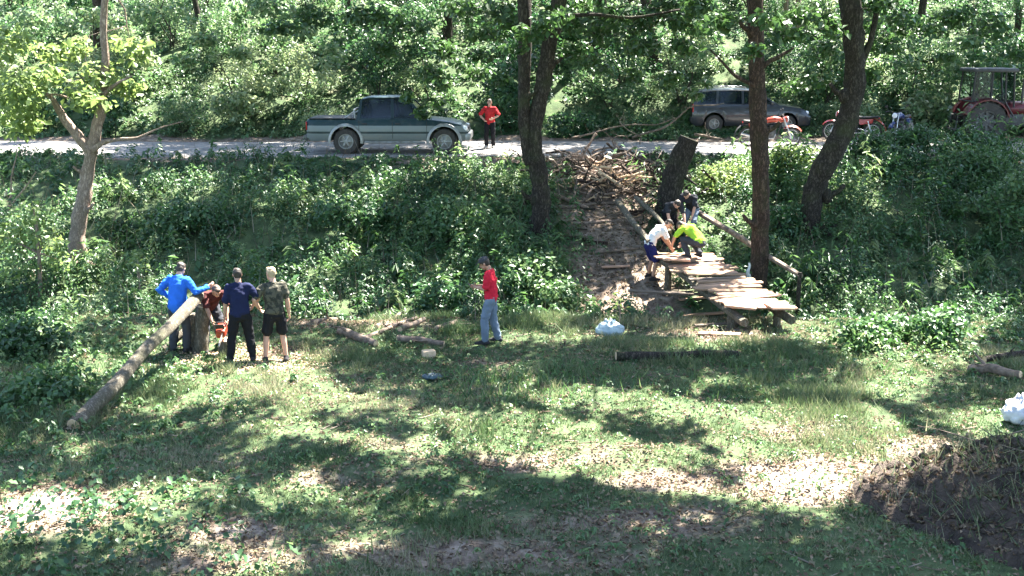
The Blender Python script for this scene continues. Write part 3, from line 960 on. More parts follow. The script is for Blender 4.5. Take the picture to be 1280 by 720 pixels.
# low broad plants and vines in the near left corner
def corner(x, y):
    px = 640 + FPX * x / (y * .976 + 1.23)
    return np.exp(-((px - 90) / 190) ** 2) * sstep((14.6 - y) / 1.5)
x, y = scatter(-7, 3, 10, 15, 480, corner)
weeds('corner_vines', x, y, 10, 0.085, 'leaf_bank', 'broad leaved creeping plants in the near corner beside the leaning log', 'plants', .3, 1.2, .8)
x, y = scatter(-7, 12, 10.5, 22, 5200, lambda x, y: 0.6 * (fbm(x, y, .9, 2) > .5) + .1)
weeds('clearing_plants', x, y, 9, 0.055, 'leaf_fresh', 'small low plants scattered in the grass of the clearing', 'plants', .18, .55)

# grass of the clearing
def grassd(x, y):
    return np.clip(1.15 - 1.3 * dirtmask(x, y) - 0.85 * (fbm(x, y, 1.6, 2) < .46), 0.03, 1)
x, y = scatter(-9.5, 12.5, 10, 23.3, 420000, lambda x, y: grassd(x, y) * (np.abs(x) < y * .52 + .6))
n = len(x)
hh = (0.035 + .10 * fbm(x, y, .8, 2) * rng.random(n)) * (1 + 1.3 * (fbm(x + 5, y, .5, 2) > .6))
P = np.stack([x, y, terr(x, y) - .01], 1)
tn = np.clip(1.15 * fbm(x, y, .5, 3) - .12 + rng.normal(size=n) * .16 + .25 * dirtmask(x, y), 0, 1)
tag(obj('grass', blade_mesh('grass', P, hh, .0055 + .005 * rng.random(n), tn, 1.1), 'grass'), 'short patchy grass covering the clearing', 'grass', kind='stuff')
# tufts of tall bright grass
g0 = ground(610, 490)
xx = []; yy = []
for (px, py, k, s) in [(590, 482, 260, .5), (640, 470, 300, .6), (700, 462, 220, .6), (610, 500, 220, .5), (1070, 470, 300, .9), (960, 470, 260, .9), (360, 690, 60, .6), (130, 560, 160, .7), (660, 490, 220, .6), (800, 480, 200, .9)]:
    g = at_z(px, py, 0.05)
    xx.append(g.x + rng.normal(size=k) * s); yy.append(g.y + rng.normal(size=k) * s * .8)
x = np.concatenate(xx); y = np.concatenate(yy); n = len(x)
P = np.stack([x, y, terr(x, y) - .01], 1)
tag(obj('tall_grass', blade_mesh('tall_grass', P, .07 + .22 * rng.random(n) ** 1.5, .007 + .006 * rng.random(n), np.clip(.4 + rng.normal(size=n) * .3, 0, 1), 1.0), 'leaf_fresh'), 'taller bright green grass tufts in the middle of the clearing', 'grass', kind='stuff')
# leaf litter and twigs
x, y = scatter(-9, 12, 10, 24, 110000, lambda x, y: np.clip(.12 + dirtmask(x, y) - 1.6 * np.clip(dirtmask(x, y) - .9, 0, 1), 0, 1))
n = len(x)
P = np.stack([x, y, terr(x, y) + .012 + .02 * rng.random(n)], 1)
N = np.stack([rng.normal(size=n) * .4, rng.normal(size=n) * .4, np.ones(n)], 1)
tag(obj('leaf_litter', leaf_mesh('leaf_litter', P, N, .03 + .055 * rng.random(n), rng.random(n), .6, fold=.25), 'litter'), 'dry brown leaves littering the bare ground', 'leaf litter', kind='stuff')
x, y = scatter(-2, 7, 24, 34, 16000, lambda x, y: np.clip(dirtmask(x, y) - .2, 0, 1))
n = len(x)
P = np.stack([x, y, terr(x, y) + .012 + .02 * rng.random(n)], 1)
N = np.stack([rng.normal(size=n) * .4, rng.normal(size=n) * .4, np.ones(n)], 1)
tag(obj('track_litter', leaf_mesh('track_litter', P, N, .04 + .07 * rng.random(n), rng.random(n), .5, fold=.25), 'litter'), 'dry leaves and chips on the dirt track down the bank', 'leaf litter', kind='stuff')

def twigs(name, x, y, lift, ln, label):
    n = len(x)
    a = rng.random(n) * PI
    L = ln * (0.4 + rng.random(n))
    d = np.stack([np.cos(a) * L, np.sin(a) * L, rng.normal(size=n) * .12 * L], 1)
    w = np.stack([-np.sin(a), np.cos(a), np.zeros(n)], 1) * (.004 + .006 * rng.random(n))[:, None]
    c = np.stack([x, y, terr(x, y) + lift], 1)
    up = np.array([0, 0, 1.0]) * np.linalg.norm(w, axis=1, keepdims=True) * 1.6
    V = np.stack([c - d + w, c - d - w, c - d + up, c + d + w * .5, c + d - w * .5, c + d + up * .6], 1)
    b = np.arange(n)[:, None] * 6
    T = np.concatenate([b + np.array([q]) for q in ((0, 1, 4), (0, 4, 3), (1, 2, 5), (1, 5, 4), (2, 0, 3), (2, 3, 5), (0, 2, 1), (3, 4, 5))], 1).reshape(-1, 3)
    o = obj(name, raw_mesh(name, V.reshape(-1, 3), T, np.repeat(rng.random(n), 6)), 'twig')
    return tag(o, label, 'twigs', kind='stuff')
x, y = scatter(-8, 10, 10.3, 24, 1500, lambda x, y: np.clip(.25 + dirtmask(x, y), 0, 1))
twigs('twigs', x, y, .02, .14, 'thin dry twigs scattered over the clearing')

# ------------------------------------------------------------------ vehicles
def twotone(name, lower, upper, stripe, levels):
    m = bpy.data.materials.new(name)
    nt, b, out = nodes_of(m)
    b.inputs['Roughness'].default_value = 0.42
    b.inputs['Metallic'].default_value = 0.1
    b.inputs['Coat Weight'].default_value = 0.05
    b.inputs['Specular IOR Level'].default_value = 0.3
    b.inputs['Coat Roughness'].default_value = 0.15
    tc = nt.nodes.new('ShaderNodeTexCoord')
    sp = nt.nodes.new('ShaderNodeSeparateXYZ')
    nt.links.new(tc.outputs['Object'], sp.inputs[0])
    rp = nt.nodes.new('ShaderNodeValToRGB')
    rp.color_ramp.interpolation = 'CONSTANT'
    e = rp.color_ramp.elements
    cols = [(0, lower), (levels[0] / 2, stripe), (levels[1] / 2, lower), (levels[2] / 2, upper)]
    while len(e) < 4: e.new(0.5)
    for i, (p, c) in enumerate(cols):
        e[i].position = p; e[i].color = (*c, 1)
    dv = nt.nodes.new('ShaderNodeMath'); dv.operation = 'DIVIDE'; dv.inputs[1].default_value = 2.0
    nt.links.new(sp.outputs[2], dv.inputs[0]); nt.links.new(dv.outputs[0], rp.inputs[0])
    nz = nt.nodes.new('ShaderNodeTexNoise'); nz.inputs['Scale'].default_value = 4; nz.inputs['Detail'].default_value = 6
    nt.links.new(tc.outputs['Object'], nz.inputs['Vector'])
    mr = nt.nodes.new('ShaderNodeMapRange'); mr.inputs[1].default_value = .5; mr.inputs[2].default_value = .8; mr.inputs[4].default_value = .18
    nt.links.new(nz.outputs['Fac'], mr.inputs[0])
    mx = nt.nodes.new('ShaderNodeMix'); mx.data_type = 'RGBA'; mx.inputs[7].default_value = (.2, .17, .14, 1)
    nt.links.new(mr.outputs[0], mx.inputs[0]); nt.links.new(rp.outputs[0], mx.inputs[6]); nt.links.new(mx.outputs[2], b.inputs['Base Color'])
    MATS[name] = m

twotone('pickup_paint', (0.16, 0.185, 0.18), (0.006, 0.026, 0.030), (0.018, 0.032, 0.034), (0.62, 0.68, 0.86))
pm('dark_paint', (0.008, 0.026, 0.032), (0.006, 0.02, 0.025), 4, .4, coat=.1, spec=.3)
pm('silver_trim', (0.30, 0.31, 0.305), (0.19, 0.185, 0.175), 6, .4, metal=.4)
pm('wagon_paint', (0.045, 0.048, 0.055), (0.03, 0.033, 0.038), 4, .32, coat=.5, metal=.3)
pm('wagon_roof', (0.20, 0.23, 0.25), (0.15, 0.17, 0.19), 4, .3, coat=.5, metal=.3)
pm('rubber', (0.028, 0.027, 0.026), (0.06, 0.052, 0.045), 8, .85, .3)
pm('black_plastic', (0.02, 0.02, 0.022), (0.035, 0.033, 0.03), 8, .6)
pm('steel', (0.5, 0.5, 0.5), (0.33, 0.32, 0.31), 12, .35, metal=.9)
pm('red_paint', (0.40, 0.03, 0.025), (0.25, 0.02, 0.02), 6, .35, coat=.4)
pm('orange_paint', (0.36, 0.045, 0.02), (0.24, 0.03, 0.015), 6, .35, coat=.4)
pm('tractor_red', (0.13, 0.012, 0.018), (0.07, 0.01, 0.012), 5, .5, coat=.2)
pm('white_paint', (0.72, 0.72, 0.70), (0.55, 0.55, 0.53), 6, .4)
pm('blue_paint', (0.02, 0.04, 0.16), (0.015, 0.03, 0.1), 6, .35, coat=.4)
pm('lamp_white', (0.85, 0.86, 0.88), (0.75, 0.76, 0.8), 6, .15)
pm('lamp_red', (0.4, 0.02, 0.02), (0.25, 0.01, 0.01), 6, .2)
pm('seat_cloth', (0.06, 0.06, 0.07), (0.03, 0.03, 0.035), 20, .9)
pm('grey_iron', (0.13, 0.13, 0.125), (0.07, 0.065, 0.06), 9, .7, .3, metal=.4)
glassmat('glass', (0.012, 0.018, 0.03), 0.68)
glassmat('clear_glass', (0.05, 0.06, 0.06), 0.88)
pm('roof_grey', (0.06, 0.06, 0.062), (0.035, 0.034, 0.034), 8, .6)

def make_wheel(parent, x, y, z, r, w, out, spokes=6, rim_mat='silver_trim', rr=0.6, tread=True):
    """tyre with rim as a sub-part; out = +1/-1 side the rim faces"""
    m = MB()
    m.lathe([(r * rr, -w / 2), (r * .93, -w / 2), (r, -w * .33), (r, w * .33), (r * .93, w / 2), (r * rr, w / 2)], n=30)
    if tread:
        for k in range(30):
            a = 2 * PI * k / 30
            m.box((r * math.cos(a) * 1.0, 0, r * math.sin(a)), (r * .09, w * .8, r * .025), Quaternion((0, 1, 0), -a + PI / 2))
    t = m.build('wheel', 'rubber', parent, angle=30)
    t.location = (x, y, z)
    m = MB()
    o = out * w * .32
    m.lathe([(r * rr * 1.01, o - .01 * out), (r * rr * 1.01, o + .03 * out), (r * rr * .88, o + .03 * out), (r * rr * .86, o - .06 * out)], n=30)
    m.lathe([(0.0001, o - .03 * out), (r * rr * .88, o - .07 * out), (r * rr * .88, o - .085 * out), (0.0001, o - .06 * out)], n=24)
    for k in range(spokes):
        a = 2 * PI * k / spokes
        m.box((r * rr * .5 * math.cos(a), o - .012 * out, r * rr * .5 * math.sin(a)), (r * rr * .85, .035, r * rr * .22), Quaternion((0, 1, 0), -a), .008)
    m.lathe([(0.0001, o + .02 * out), (r * .14, o + .015 * out), (r * .16, o - .03 * out), (0.0001, o - .03 * out)], n=14)
    m.build('rim', rim_mat, t, angle=30)
    return t

def car_body(L, top, W, wheels, ra, zc, zbot, zm=.62, nose=.10):
    xs = set(np.linspace(0, L, 46).tolist() + [p[0] for p in top])
    for cx in wheels:
        for k in range(-8, 9):
            xs.add(cx + ra * math.sin(k / 8 * PI / 2))
    xs = sorted(xs)
    seq = []
    tx = [p[0] for p in top]; tzz = [p[1] for p in top]
    for x in xs:
        zb = zbot
        inside = False
        for cx in wheels:
            dx = abs(x - cx)
            if dx < ra - 1e-6:
                zb = max(zbot, zc + math.sqrt(ra * ra - dx * dx)); inside = True
            elif dx <= ra + 1e-6:
                seq.append((x, zc)) if x < cx else None
                zb = zbot
        seq.append((x, zb))
    rings = []
    for (x, zb) in seq:
        zt = float(np.interp(x, tx, tzz))
        e = min(x, L - x)
        w = W * (1 - nose * (1 - min(1, e / .35)) ** 2)
        if x < .06 or x > L - .06:
            zb = max(zb, zbot + .06)
        z1 = max(zm, zb + .03)
        zs = max(zt - .11, z1 + .02)
        half = [(w * .93, zb), (w * .985, zb + .3 * (z1 - zb)), (w, z1), (w * .985, zs), (w * .93, zt - .025), (w * .80, zt), (w * .4, zt + .015)]
        rings.append([Vector((x, -y, z)) for (y, z) in half] + [Vector((x, y, z)) for (y, z) in reversed(half)])
    return MB().loft(rings)

def side_panel(m, poly, yb, zb, yt, zt, s, t=.03, inset=0.0):
    """poly of (x, z) on the sloping side of a cabin"""
    f = lambda z: (yb + (yt - yb) * (z - zb) / (zt - zb) - inset) * s
    m.slab([(x, f(z), z) for (x, z) in poly], (0, -t * s, 0))

# ---- pickup
pf = at_y(384, 193, 34.55)
truck = thing('pickup_truck', 'dark green and silver double cab pickup truck parked on the gravel road', 'pickup truck', (pf.x, 35.45, road_z(0, 0) + .0), R(-1.0))
L = 4.98
WR, WF, TR = 1.21, 4.24, .39
top = [(0, 1.02), (.03, 1.06), (1.55, 1.06), (3.55, 1.08), (3.9, 1.06), (4.4, 1.0), (4.75, .92), (4.93, .78), (4.98, .66)]
car_body(L, top, .86, [WR, WF], .475, .39, .40, .66).build('body', 'pickup_paint', truck, angle=35)
m = MB()                                                                    # roof and pillars
yb, zb, yt, zt = .80, 1.04, .62, 1.70
rings = []
for (x, z, w) in [(1.66, 1.60, .60), (1.72, 1.69, .63), (1.95, 1.735, .64), (2.6, 1.745, .645), (2.95, 1.73, .64), (3.10, 1.69, .62), (3.14, 1.665, .60)]:
    rings.append([Vector((x, y * w, z - d)) for (y, d) in [(-1, .07), (-1.02, .035), (-.94, .008), (0, -.01), (.94, .008), (1.02, .035), (1, .07), (0, .03)]])
m.loft(rings)
for s in (-1, 1):
    for poly in ([(1.54, 1.03), (1.66, 1.03), (1.74, 1.68), (1.66, 1.66)], [(2.60, 1.03), (2.70, 1.03), (2.68, 1.70), (2.60, 1.70)],
                 [(3.62, 1.03), (3.76, 1.03), (3.14, 1.68), (3.05, 1.70)], [(1.66, 1.03), (3.62, 1.03), (3.62, 1.09), (1.66, 1.09)]):
        side_panel(m, poly, yb, zb, yt, zt, s, .05)
m.slab([(1.545, -.78, 1.03), (1.545, .78, 1.03), (1.56, .76, 1.14), (1.56, -.76, 1.14)], (.04, 0, 0))
m.build('cab_frame', 'dark_paint', truck, angle=35)
for s in (-1, 1):
    for poly in ([(1.66, 1.09), (2.60, 1.09), (2.60, 1.68), (1.74, 1.66)], [(2.70, 1.09), (3.60, 1.09), (3.06, 1.67), (2.68, 1.69)]):
        m = MB(); side_panel(m, poly, yb, zb, yt, zt, s, .008, .02); m.build('window', 'glass', truck, smooth=False)
m = MB(); m.slab([(3.74, -.74, 1.05), (3.74, .74, 1.05), (3.11, .60, 1.67), (3.11, -.60, 1.67)], (-.01, 0, -.01)); m.build('windscreen', 'glass', truck, smooth=False)
m = MB(); m.slab([(1.565, -.72, 1.14), (1.565, .72, 1.14), (1.665, .58, 1.63), (1.665, -.58, 1.63)], (.01, 0, 0)); m.build('rear_window', 'glass', truck, smooth=False)
m = MB(); m.box((3.3, 0, 1.02), (.5, 1.4, .16), None, .04); m.build('dashboard', 'black_plastic', truck)
for (x, y) in [(2.05, -.36), (2.05, .36), (2.85, -.36), (2.85, .36)]:
    m = MB(); m.box((x, y, .95), (.45, .5, .14), None, .05); m.box((x - .24, y, 1.2), (.12, .48, .55), Quaternion((0, 1, 0), -.15), .05); m.box((x - .29, y, 1.54), (.08, .24, .14), None, .03)
    m.build('seat', 'seat_cloth', truck)
m = MB(); m.lathe([(.17, -.012), (.195, -.012), (.195, .012), (.17, .012)], axis='z', n=18)
o = m.build('steering_wheel', 'black_plastic', truck); o.location = (3.08, .36, 1.16); o.rotation_euler = (0, R(-60), 0)
m = MB(); m.box((.78, 0, 1.075), (1.42, 1.5, .03), None, .012); m.build('bed_cover', 'black_plastic', truck)
m = MB()
for s in (-1, 1):
    m.tube([(1.50, .70 * s, 1.06), (1.47, .66 * s, 1.32), (1.46, .55 * s, 1.34), (1.46, 0, 1.35)], .032, 8)
    m.tube([(1.47, .67 * s, 1.28), (1.15, .71 * s, 1.06)], .028, 8)
m.build('roll_bar', 'silver_trim', truck)
for cx in (WR, WF):
    for s in (-1, 1):
        m = MB(); ring = []
        for k in range(-9, 10):
            a = k / 9 * R(98)
            p = Vector((cx + .50 * math.sin(a), .835 * s, .39 + .50 * math.cos(a)))
            d = Vector((math.sin(a), 0, math.cos(a)))
            ring.append([p - d * .035 + Vector((0, -.02 * s, 0)), p - d * .04 + Vector((0, .05 * s, 0)), p + d * .02 + Vector((0, .045 * s, 0)), p + d * .055 + Vector((0, .01 * s, 0)), p + d * .05 + Vector((0, -.02 * s, 0))])
        m.loft(ring); m.build('wheel_flare', 'silver_trim', truck, angle=60)
        make_wheel(truck, cx, .72 * s, TR - .01, TR, .24, s)
m = MB(); m.box((2.70, 0, .52), (4.2, 1.1, .24), None, .03); m.build('chassis', 'black_plastic', truck)
for s in (-1, 1):
    m = MB(); m.tube([(1.78, .84 * s, .36), (3.65, .84 * s, .36)], .035, 8); m.build('side_step', 'silver_trim', truck)
    for (xx) in (1.62, 2.65, 3.70):
        m = MB(); m.slab([(xx, .862 * s, .48), (xx + .012, .862 * s, .48), (xx + .012, .852 * s, 1.03), (xx, .852 * s, 1.03)], (0, .004 * s, 0)); m.build('door_seam', 'black_plastic', truck, smooth=False)
    for xx in (1.80, 2.82):
        m = MB(); m.box((xx, .868 * s, .93), (.16, .03, .035), None, .01); m.build('door_handle', 'black_plastic', truck)
    m = MB(); m.box((3.52, .92 * s, 1.16), (.12, .18, .15), None, .04); m.build('wing_mirror', 'white_paint', truck)
    m = MB(); m.box((4.86, .62 * s, .78), (.16, .34, .14), None, .04); m.build('headlight', 'lamp_white', truck)
    m = MB(); m.box((.0, .74 * s, .86), (.04, .14, .26), None, .015); m.build('tail_light', 'lamp_red', truck)
m = MB(); m.box((4.95, 0, .52), (.20, 1.64, .24), None, .06); m.build('front_bumper', 'silver_trim', truck)
m = MB(); m.box((-.04, 0, .50), (.14, 1.5, .16), None, .04); m.build('rear_bumper', 'grey_iron', truck)
m = MB(); m.box((4.95, 0, .76), (.05, .80, .13), None, .015); m.build('grille', 'black_plastic', truck)

# ---- estate car half hidden behind the straight tree
p = at_y(866, 160, 41.2)
wg = thing('estate_car', 'dark grey estate car with roof rails parked behind the orange motorcycle', 'car', (p.x, 41.9, 2.42), R(-4))
L = 4.25
top = [(0, .86), (.05, .98), (1.5, 1.0), (3.0, 1.0), (3.35, .97), (3.9, .88), (4.15, .74), (4.25, .58)]
car_body(L, top, .84, [.80, 3.42], .375, .31, .22, .55).build('body', 'wagon_paint', wg, angle=35)
m = MB()
yb, zb, yt, zt = .78, .97, .58, 1.50
rings = []
for (x, z, w) in [(.22, 1.40, .56), (.32, 1.49, .58), (.7, 1.53, .60), (1.6, 1.55, .60), (2.15, 1.53, .60), (2.32, 1.49, .58)]:
    rings.append([Vector((x, y * w, z - d)) for (y, d) in [(-1, .07), (-1.02, .035), (-.94, .008), (0, -.01), (.94, .008), (1.02, .035), (1, .07), (0, .03)]])
m.loft(rings)
m.build('roof', 'wagon_roof', wg, angle=35)
m = MB()
for s in (-1, 1):
    for poly in ([(.03, .96), (.16, .96), (.36, 1.49), (.22, 1.46)], [(.84, .96), (.92, .96), (.96, 1.51), (.88, 1.51)], [(1.78, .96), (1.86, .96), (1.84, 1.51), (1.76, 1.51)],
                 [(2.98, .96), (3.12, .96), (2.33, 1.49), (2.24, 1.50)], [(.16, .96), (2.98, .96), (2.95, 1.01), (.16, 1.01)]):
        side_panel(m, poly, yb, zb, yt, zt, s, .045)
m.build('pillars', 'wagon_paint', wg)
for s in (-1, 1):
    for poly in ([(.18, 1.01), (.84, 1.01), (.88, 1.49), (.36, 1.47)], [(.92, 1.01), (1.78, 1.01), (1.76, 1.49), (.96, 1.49)], [(1.86, 1.01), (2.94, 1.01), (2.25, 1.48), (1.84, 1.49)]):
        m = MB(); side_panel(m, poly, yb, zb, yt, zt, s, .008, .02); m.build('window', 'glass', wg, smooth=False)
    m = MB(); m.tube([(.45, .52 * s, 1.53), (.48, .52 * s, 1.59), (1.9, .52 * s, 1.60), (1.95, .52 * s, 1.54)], .016, 6); m.build('roof_rail', 'steel', wg)
    m = MB(); m.box((2.85, .88 * s, 1.06), (.12, .16, .13), None, .04); m.build('wing_mirror', 'wagon_paint', wg)
    m = MB(); m.box((4.1, .60 * s, .70), (.16, .34, .14), None, .04); m.build('headlight', 'lamp_white', wg)
    m = MB(); m.box((.03, .70 * s, .85), (.06, .16, .3), None, .02); m.build('tail_light', 'lamp_red', wg)
    for xx in (1.05, 1.98):
        m = MB(); m.box((xx, .845 * s, .86), (.15, .03, .03), None, .01); m.build('door_handle', 'black_plastic', wg)
    for cx in (.80, 3.42):
        make_wheel(wg, cx, .73 * s, .30, .31, .2, s, 5)
m = MB(); m.slab([(3.10, -.72, .98), (3.10, .72, .98), (2.30, .56, 1.48), (2.30, -.56, 1.48)], (-.01, 0, -.01)); m.build('windscreen', 'glass', wg, smooth=False)
m = MB(); m.slab([(.05, -.7, .98), (.05, .7, .98), (.24, .54, 1.44), (.24, -.54, 1.44)], (.01, 0, 0)); m.build('rear_window', 'glass', wg, smooth=False)
for (x, y) in [(1.3, -.35), (1.3, .35), (2.05, -.35), (2.05, .35)]:
    m = MB(); m.box((x - .24, y, 1.0), (.12, .46, .6), Quaternion((0, 1, 0), -.15), .05); m.box((x, y, .75), (.45, .46, .14), None, .04); m.build('seat', 'seat_cloth', wg)
m = MB(); m.box((4.18, 0, .42), (.16, 1.5, .24), None, .06); m.box((.02, 0, .42), (.14, 1.5, .22), None, .05); m.build('bumper', 'black_plastic', wg)
m = MB(); m.box((2.1, 0, .32), (3.6, 1.1, .2), None, .03); m.build('chassis', 'black_plastic', wg)

# ---- motorcycles
def motorcycle(label, loc, rotz, paint, tail, lean=8):
    t = thing('motorcycle', label, 'motorcycle', loc, rotz)
    piv = t
    t.rotation_euler = (R(lean), 0, rotz)
    r = .32
    for (x, nm) in ((0, 'r'), (1.38, 'f')):
        m = MB(); m.lathe([(r * .78, -.03), (r * .9, -.055), (r, -.03), (r, .03), (r * .9, .055), (r * .78, .03)], n=28)
        w = m.build('wheel', 'rubber', t, angle=30); w.location = (x, 0, r)
        m = MB(); m.lathe([(r * .74, -.025), (r * .80, -.025), (r * .80, .025), (r * .74, .025)], n=28)
        m.lathe([(.0001, -.06), (.045, -.06), (.045, .06), (.0001, .06)], n=12)
        for k in range(18):
            a = 2 * PI * k / 18
            m.tube([(.04 * math.cos(a), .04 * (-1) ** k, .04 * math.sin(a)), (r * .76 * math.cos(a + .3), 0, r * .76 * math.sin(a + .3))], .004, 4)
        m.build('rim', 'steel', w)
    m = MB()
    for s in (-1, 1):
        m.tube([(1.38, .08 * s, r), (1.20, .08 * s, .72), (1.10, .09 * s, .98)], .022, 8)
        m.tube([(0, .09 * s, r), (.48, .09 * s, .42)], .022, 8)
        m.tube([(.06, .10 * s, .36), (.16, .12 * s, .70)], .03, 8)
    m.build('fork', 'steel', t)
    m = MB()
    for s in (-1, 1):
        m.tube([(1.10, .03 * s, .88), (.55, .1 * s, .74), (.10, .1 * s, .70), (-.12, .09 * s, .74)], .018, 8)
        m.tube([(1.08, .03 * s, .84), (.92, .08 * s, .40), (.50, .1 * s, .30), (.48, .1 * s, .74)], .018, 8)
    m.build('frame', 'black_plastic', t)
    m = MB(); m.box((.70, 0, .42), (.36, .26, .26), None, .05); m.box((.76, 0, .60), (.18, .2, .2), Quaternion((0, 1, 0), .25), .03)
    for k in range(5): m.box((.76 + .012 * k, 0, .53 + .035 * k), (.22, .25, .012), Quaternion((0, 1, 0), .25))
    m.build('engine', 'grey_iron', t)
    m = MB(); m.etube([(.52, 0, .80), (.62, 0, .86), (.82, 0, .90), (1.0, 0, .88), (1.07, 0, .84)], [(.08, .06), (.13, .09), (.15, .11), (.12, .09), (.06, .05)], (0, 1, 0)); m.build('fuel_tank', paint, t)
    m = MB(); m.etube([(-.16, 0, .85), (.05, 0, .82), (.30, 0, .80), (.56, 0, .83)], [(.09, .035), (.12, .05), (.13, .055), (.09, .045)], (0, 1, 0)); m.build('seat', 'black_plastic', t)
    for (cx, a0, a1, mt) in ((1.38, -10, 95, paint), (0, -30, 100, tail)):
        m = MB(); rg = []
        for k in range(9):
            a = R(a0 + (a1 - a0) * k / 8) if cx < 1 else R(a0 + (a1 - a0) * k / 8)
            a = PI / 2 + a if cx < 1 else PI / 2 + R(40) - (R(a1) * k / 8)
            d = Vector((math.cos(a), 0, math.sin(a))); c = Vector((cx, 0, r))
            rr = r + (.05 if cx > 1 else .12)
            rg.append([c + d * rr + Vector((0, -.075, -.02)), c + d * (rr + .03), c + d * rr + Vector((0, .075, -.02)), c + d * (rr + .015)])
        m.loft(rg); m.build('mudguard', mt, t, angle=60)
    m = MB(); m.tube([(1.06, -.38, 1.04), (1.08, -.2, 1.06), (1.12, -.08, 1.0), (1.12, .08, 1.0), (1.08, .2, 1.06), (1.06, .38, 1.04)], .014, 8)
    m.tube([(1.055, -.26, 1.05), (1.055, -.39, 1.035)], .02, 8); m.tube([(1.055, .26, 1.05), (1.055, .39, 1.035)], .02, 8)
    m.build('handlebar', 'black_plastic', t)
    m = MB(); m.etube([(1.12, 0, .92), (1.2, 0, .91), (1.24, 0, .91)], [(.06, .06), (.1, .1), (.1, .1)], (0, 1, 0), dome=False); h = m.build('headlamp', paint, t)
    m = MB(); m.ell((1.245, 0, .91), (.03, .09, .09)); m.build('lens', 'lamp_white', h)
    for s in (-1, 1):
        m = MB(); m.tube([(1.06, .3 * s, 1.06), (1.04, .34 * s, 1.2)], .007, 5); m.ell((1.04, .36 * s, 1.22), (.015, .06, .035)); m.build('mirror', 'black_plastic', t)
        m = MB(); m.slab([(.02, .13 * s, .62), (.42, .13 * s, .56), (.50, .13 * s, .74), (-.02, .12 * s, .76)], (0, .012 * s, 0)); m.build('side_cover', paint, t)
    m = MB(); m.tube([(.86, -.12, .42), (.8, -.15, .28), (.5, -.16, .26), (.2, -.17, .30), (-.25, -.17, .42)], [.02, .022, .03, .042, .045], 9); m.build('exhaust', 'steel', t)
    m = MB(); m.tube([(.62, .10, .3), (.58, .30, .0)], .012, 6); m.build('kick_stand', 'black_plastic', t)
    m = MB(); m.box((-.2, 0, .80), (.05, .1, .06), None, .015); m.build('tail_light', 'lamp_red', t)
    return t

p = at_y(938, 186, 36.6)
motorcycle('orange motorcycle standing behind the straight brown tree trunk', (p.x, 37.0, ROADZ + .01), R(-8), 'orange_paint', 'black_plastic', -6)
p = at_y(1093, 176, 38.6)
motorcycle('red and white motorcycle half hidden by weeds beside the curved tree', (p.x, 38.9, ROADZ + .01), R(155), 'red_paint', 'orange_paint', 5)
p = at_y(1136, 172, 39.5)
motorcycle('dark blue motorcycle with a white round headlamp in the weeds near the tractor', (p.x, 39.6, ROADZ + .01), R(232), 'blue_paint', 'white_paint', 5)

# ---- tractor
p = at_y(1233, 165, 39.3)
tr = thing('tractor', 'dark red farm tractor with an open glazed cab at the roadside', 'tractor', (p.x, 40.05, 2.2), R(-3))
for s in (-1, 1):
    w = make_wheel(tr, 0, .68 * s, .70, .70, .36, s, 8, 'grey_iron', .56, False)
    m = MB()
    for k in range(18):
        a = 2 * PI * k / 18
        for q in (-1, 1):
            m.box(((.70) * math.cos(a + .08 * q), .08 * q, .70 * math.sin(a + .08 * q)), (.05, .2, .06), Quaternion((0, 1, 0), -a) @ Quaternion((1, 0, 0), .5 * q))
    m.build('tread', 'rubber', w)
    make_wheel(tr, 2.05, .62 * s, .40, .40, .2, s, 6, 'grey_iron', .55)
    m = MB(); rg = []
    for k in range(9):
        a = R(12) + R(150) * k / 8
        d = Vector((math.cos(a), 0, math.sin(a))); c = Vector((0, 0, .72))
        rg.append([c + d * .80 + Vector((0, .44 * s, 0)), c + d * .82 + Vector((0, .66 * s, 0)), c + d * .76 + Vector((0, .90 * s, 0)), c + d * .72 + Vector((0, .90 * s, 0)), c + d * .77 + Vector((0, .66 * s, 0)), c + d * .76 + Vector((0, .44 * s, 0))])
    m.loft(rg); m.slab([(-.70, .44 * s, .9), (.78, .44 * s, .8), (.6, .44 * s, 1.35), (0, .44 * s, 1.55), (-.5, .44 * s, 1.3)], (0, -.02 * s, 0)); m.build('mudguard', 'tractor_red', tr, angle=40)
m = MB(); m.box((1.55, 0, .74), (1.6, .5, .42), None, .05); m.box((.2, 0, .72), (1.2, .5, .4), None, .05); m.box((0, 0, .70), (.25, 1.1, .25), None, .05); m.box((2.05, 0, .44), (.14, 1.1, .12), None, .02)
m.build('chassis', 'grey_iron', tr)
m = MB(); m.etube([(.98, 0, 1.12), (1.4, 0, 1.13), (2.1, 0, 1.10), (2.36, 0, 1.04)], [(.34, .27), (.34, .26), (.32, .24), (.28, .2)], (0, 1, 0), 14); m.build('bonnet', 'tractor_red', tr)
m = MB(); m.box((2.50, 0, 1.0), (.04, .5, .4), None, .02); m.build('grille', 'black_plastic', tr)
m = MB()
for s in (-1, 1):
    for (a, b) in [((-.52, .70, 1.38), (-.46, .66, 2.42)), ((.1, .72, 1.45), (.12, .68, 2.42)), ((.60, .72, 1.38), (.56, .68, 2.42)), ((.98, .52, 1.2), (.86, .62, 2.42)), ((-.52, .70, 1.4), (.60, .72, 1.38))]:
        m.tube([(a[0], a[1] * s, a[2]), (b[0], b[1] * s, b[2])], .032, 6)
    m.tube([(.6, .72 * s, 1.38), (.98, .52 * s, .9)], .03, 6)
m.tube([(-.52, -.7, 1.4), (-.52, .7, 1.4)], .03, 6); m.tube([(.98, -.52, 1.4), (.98, .52, 1.4)], .03, 6)
m.build('cab_frame', 'black_plastic', tr)
m = MB(); m.box((.20, 0, 2.47), (1.55, 1.52, .13), None, .05); m.build('cab_roof', 'roof_grey', tr)
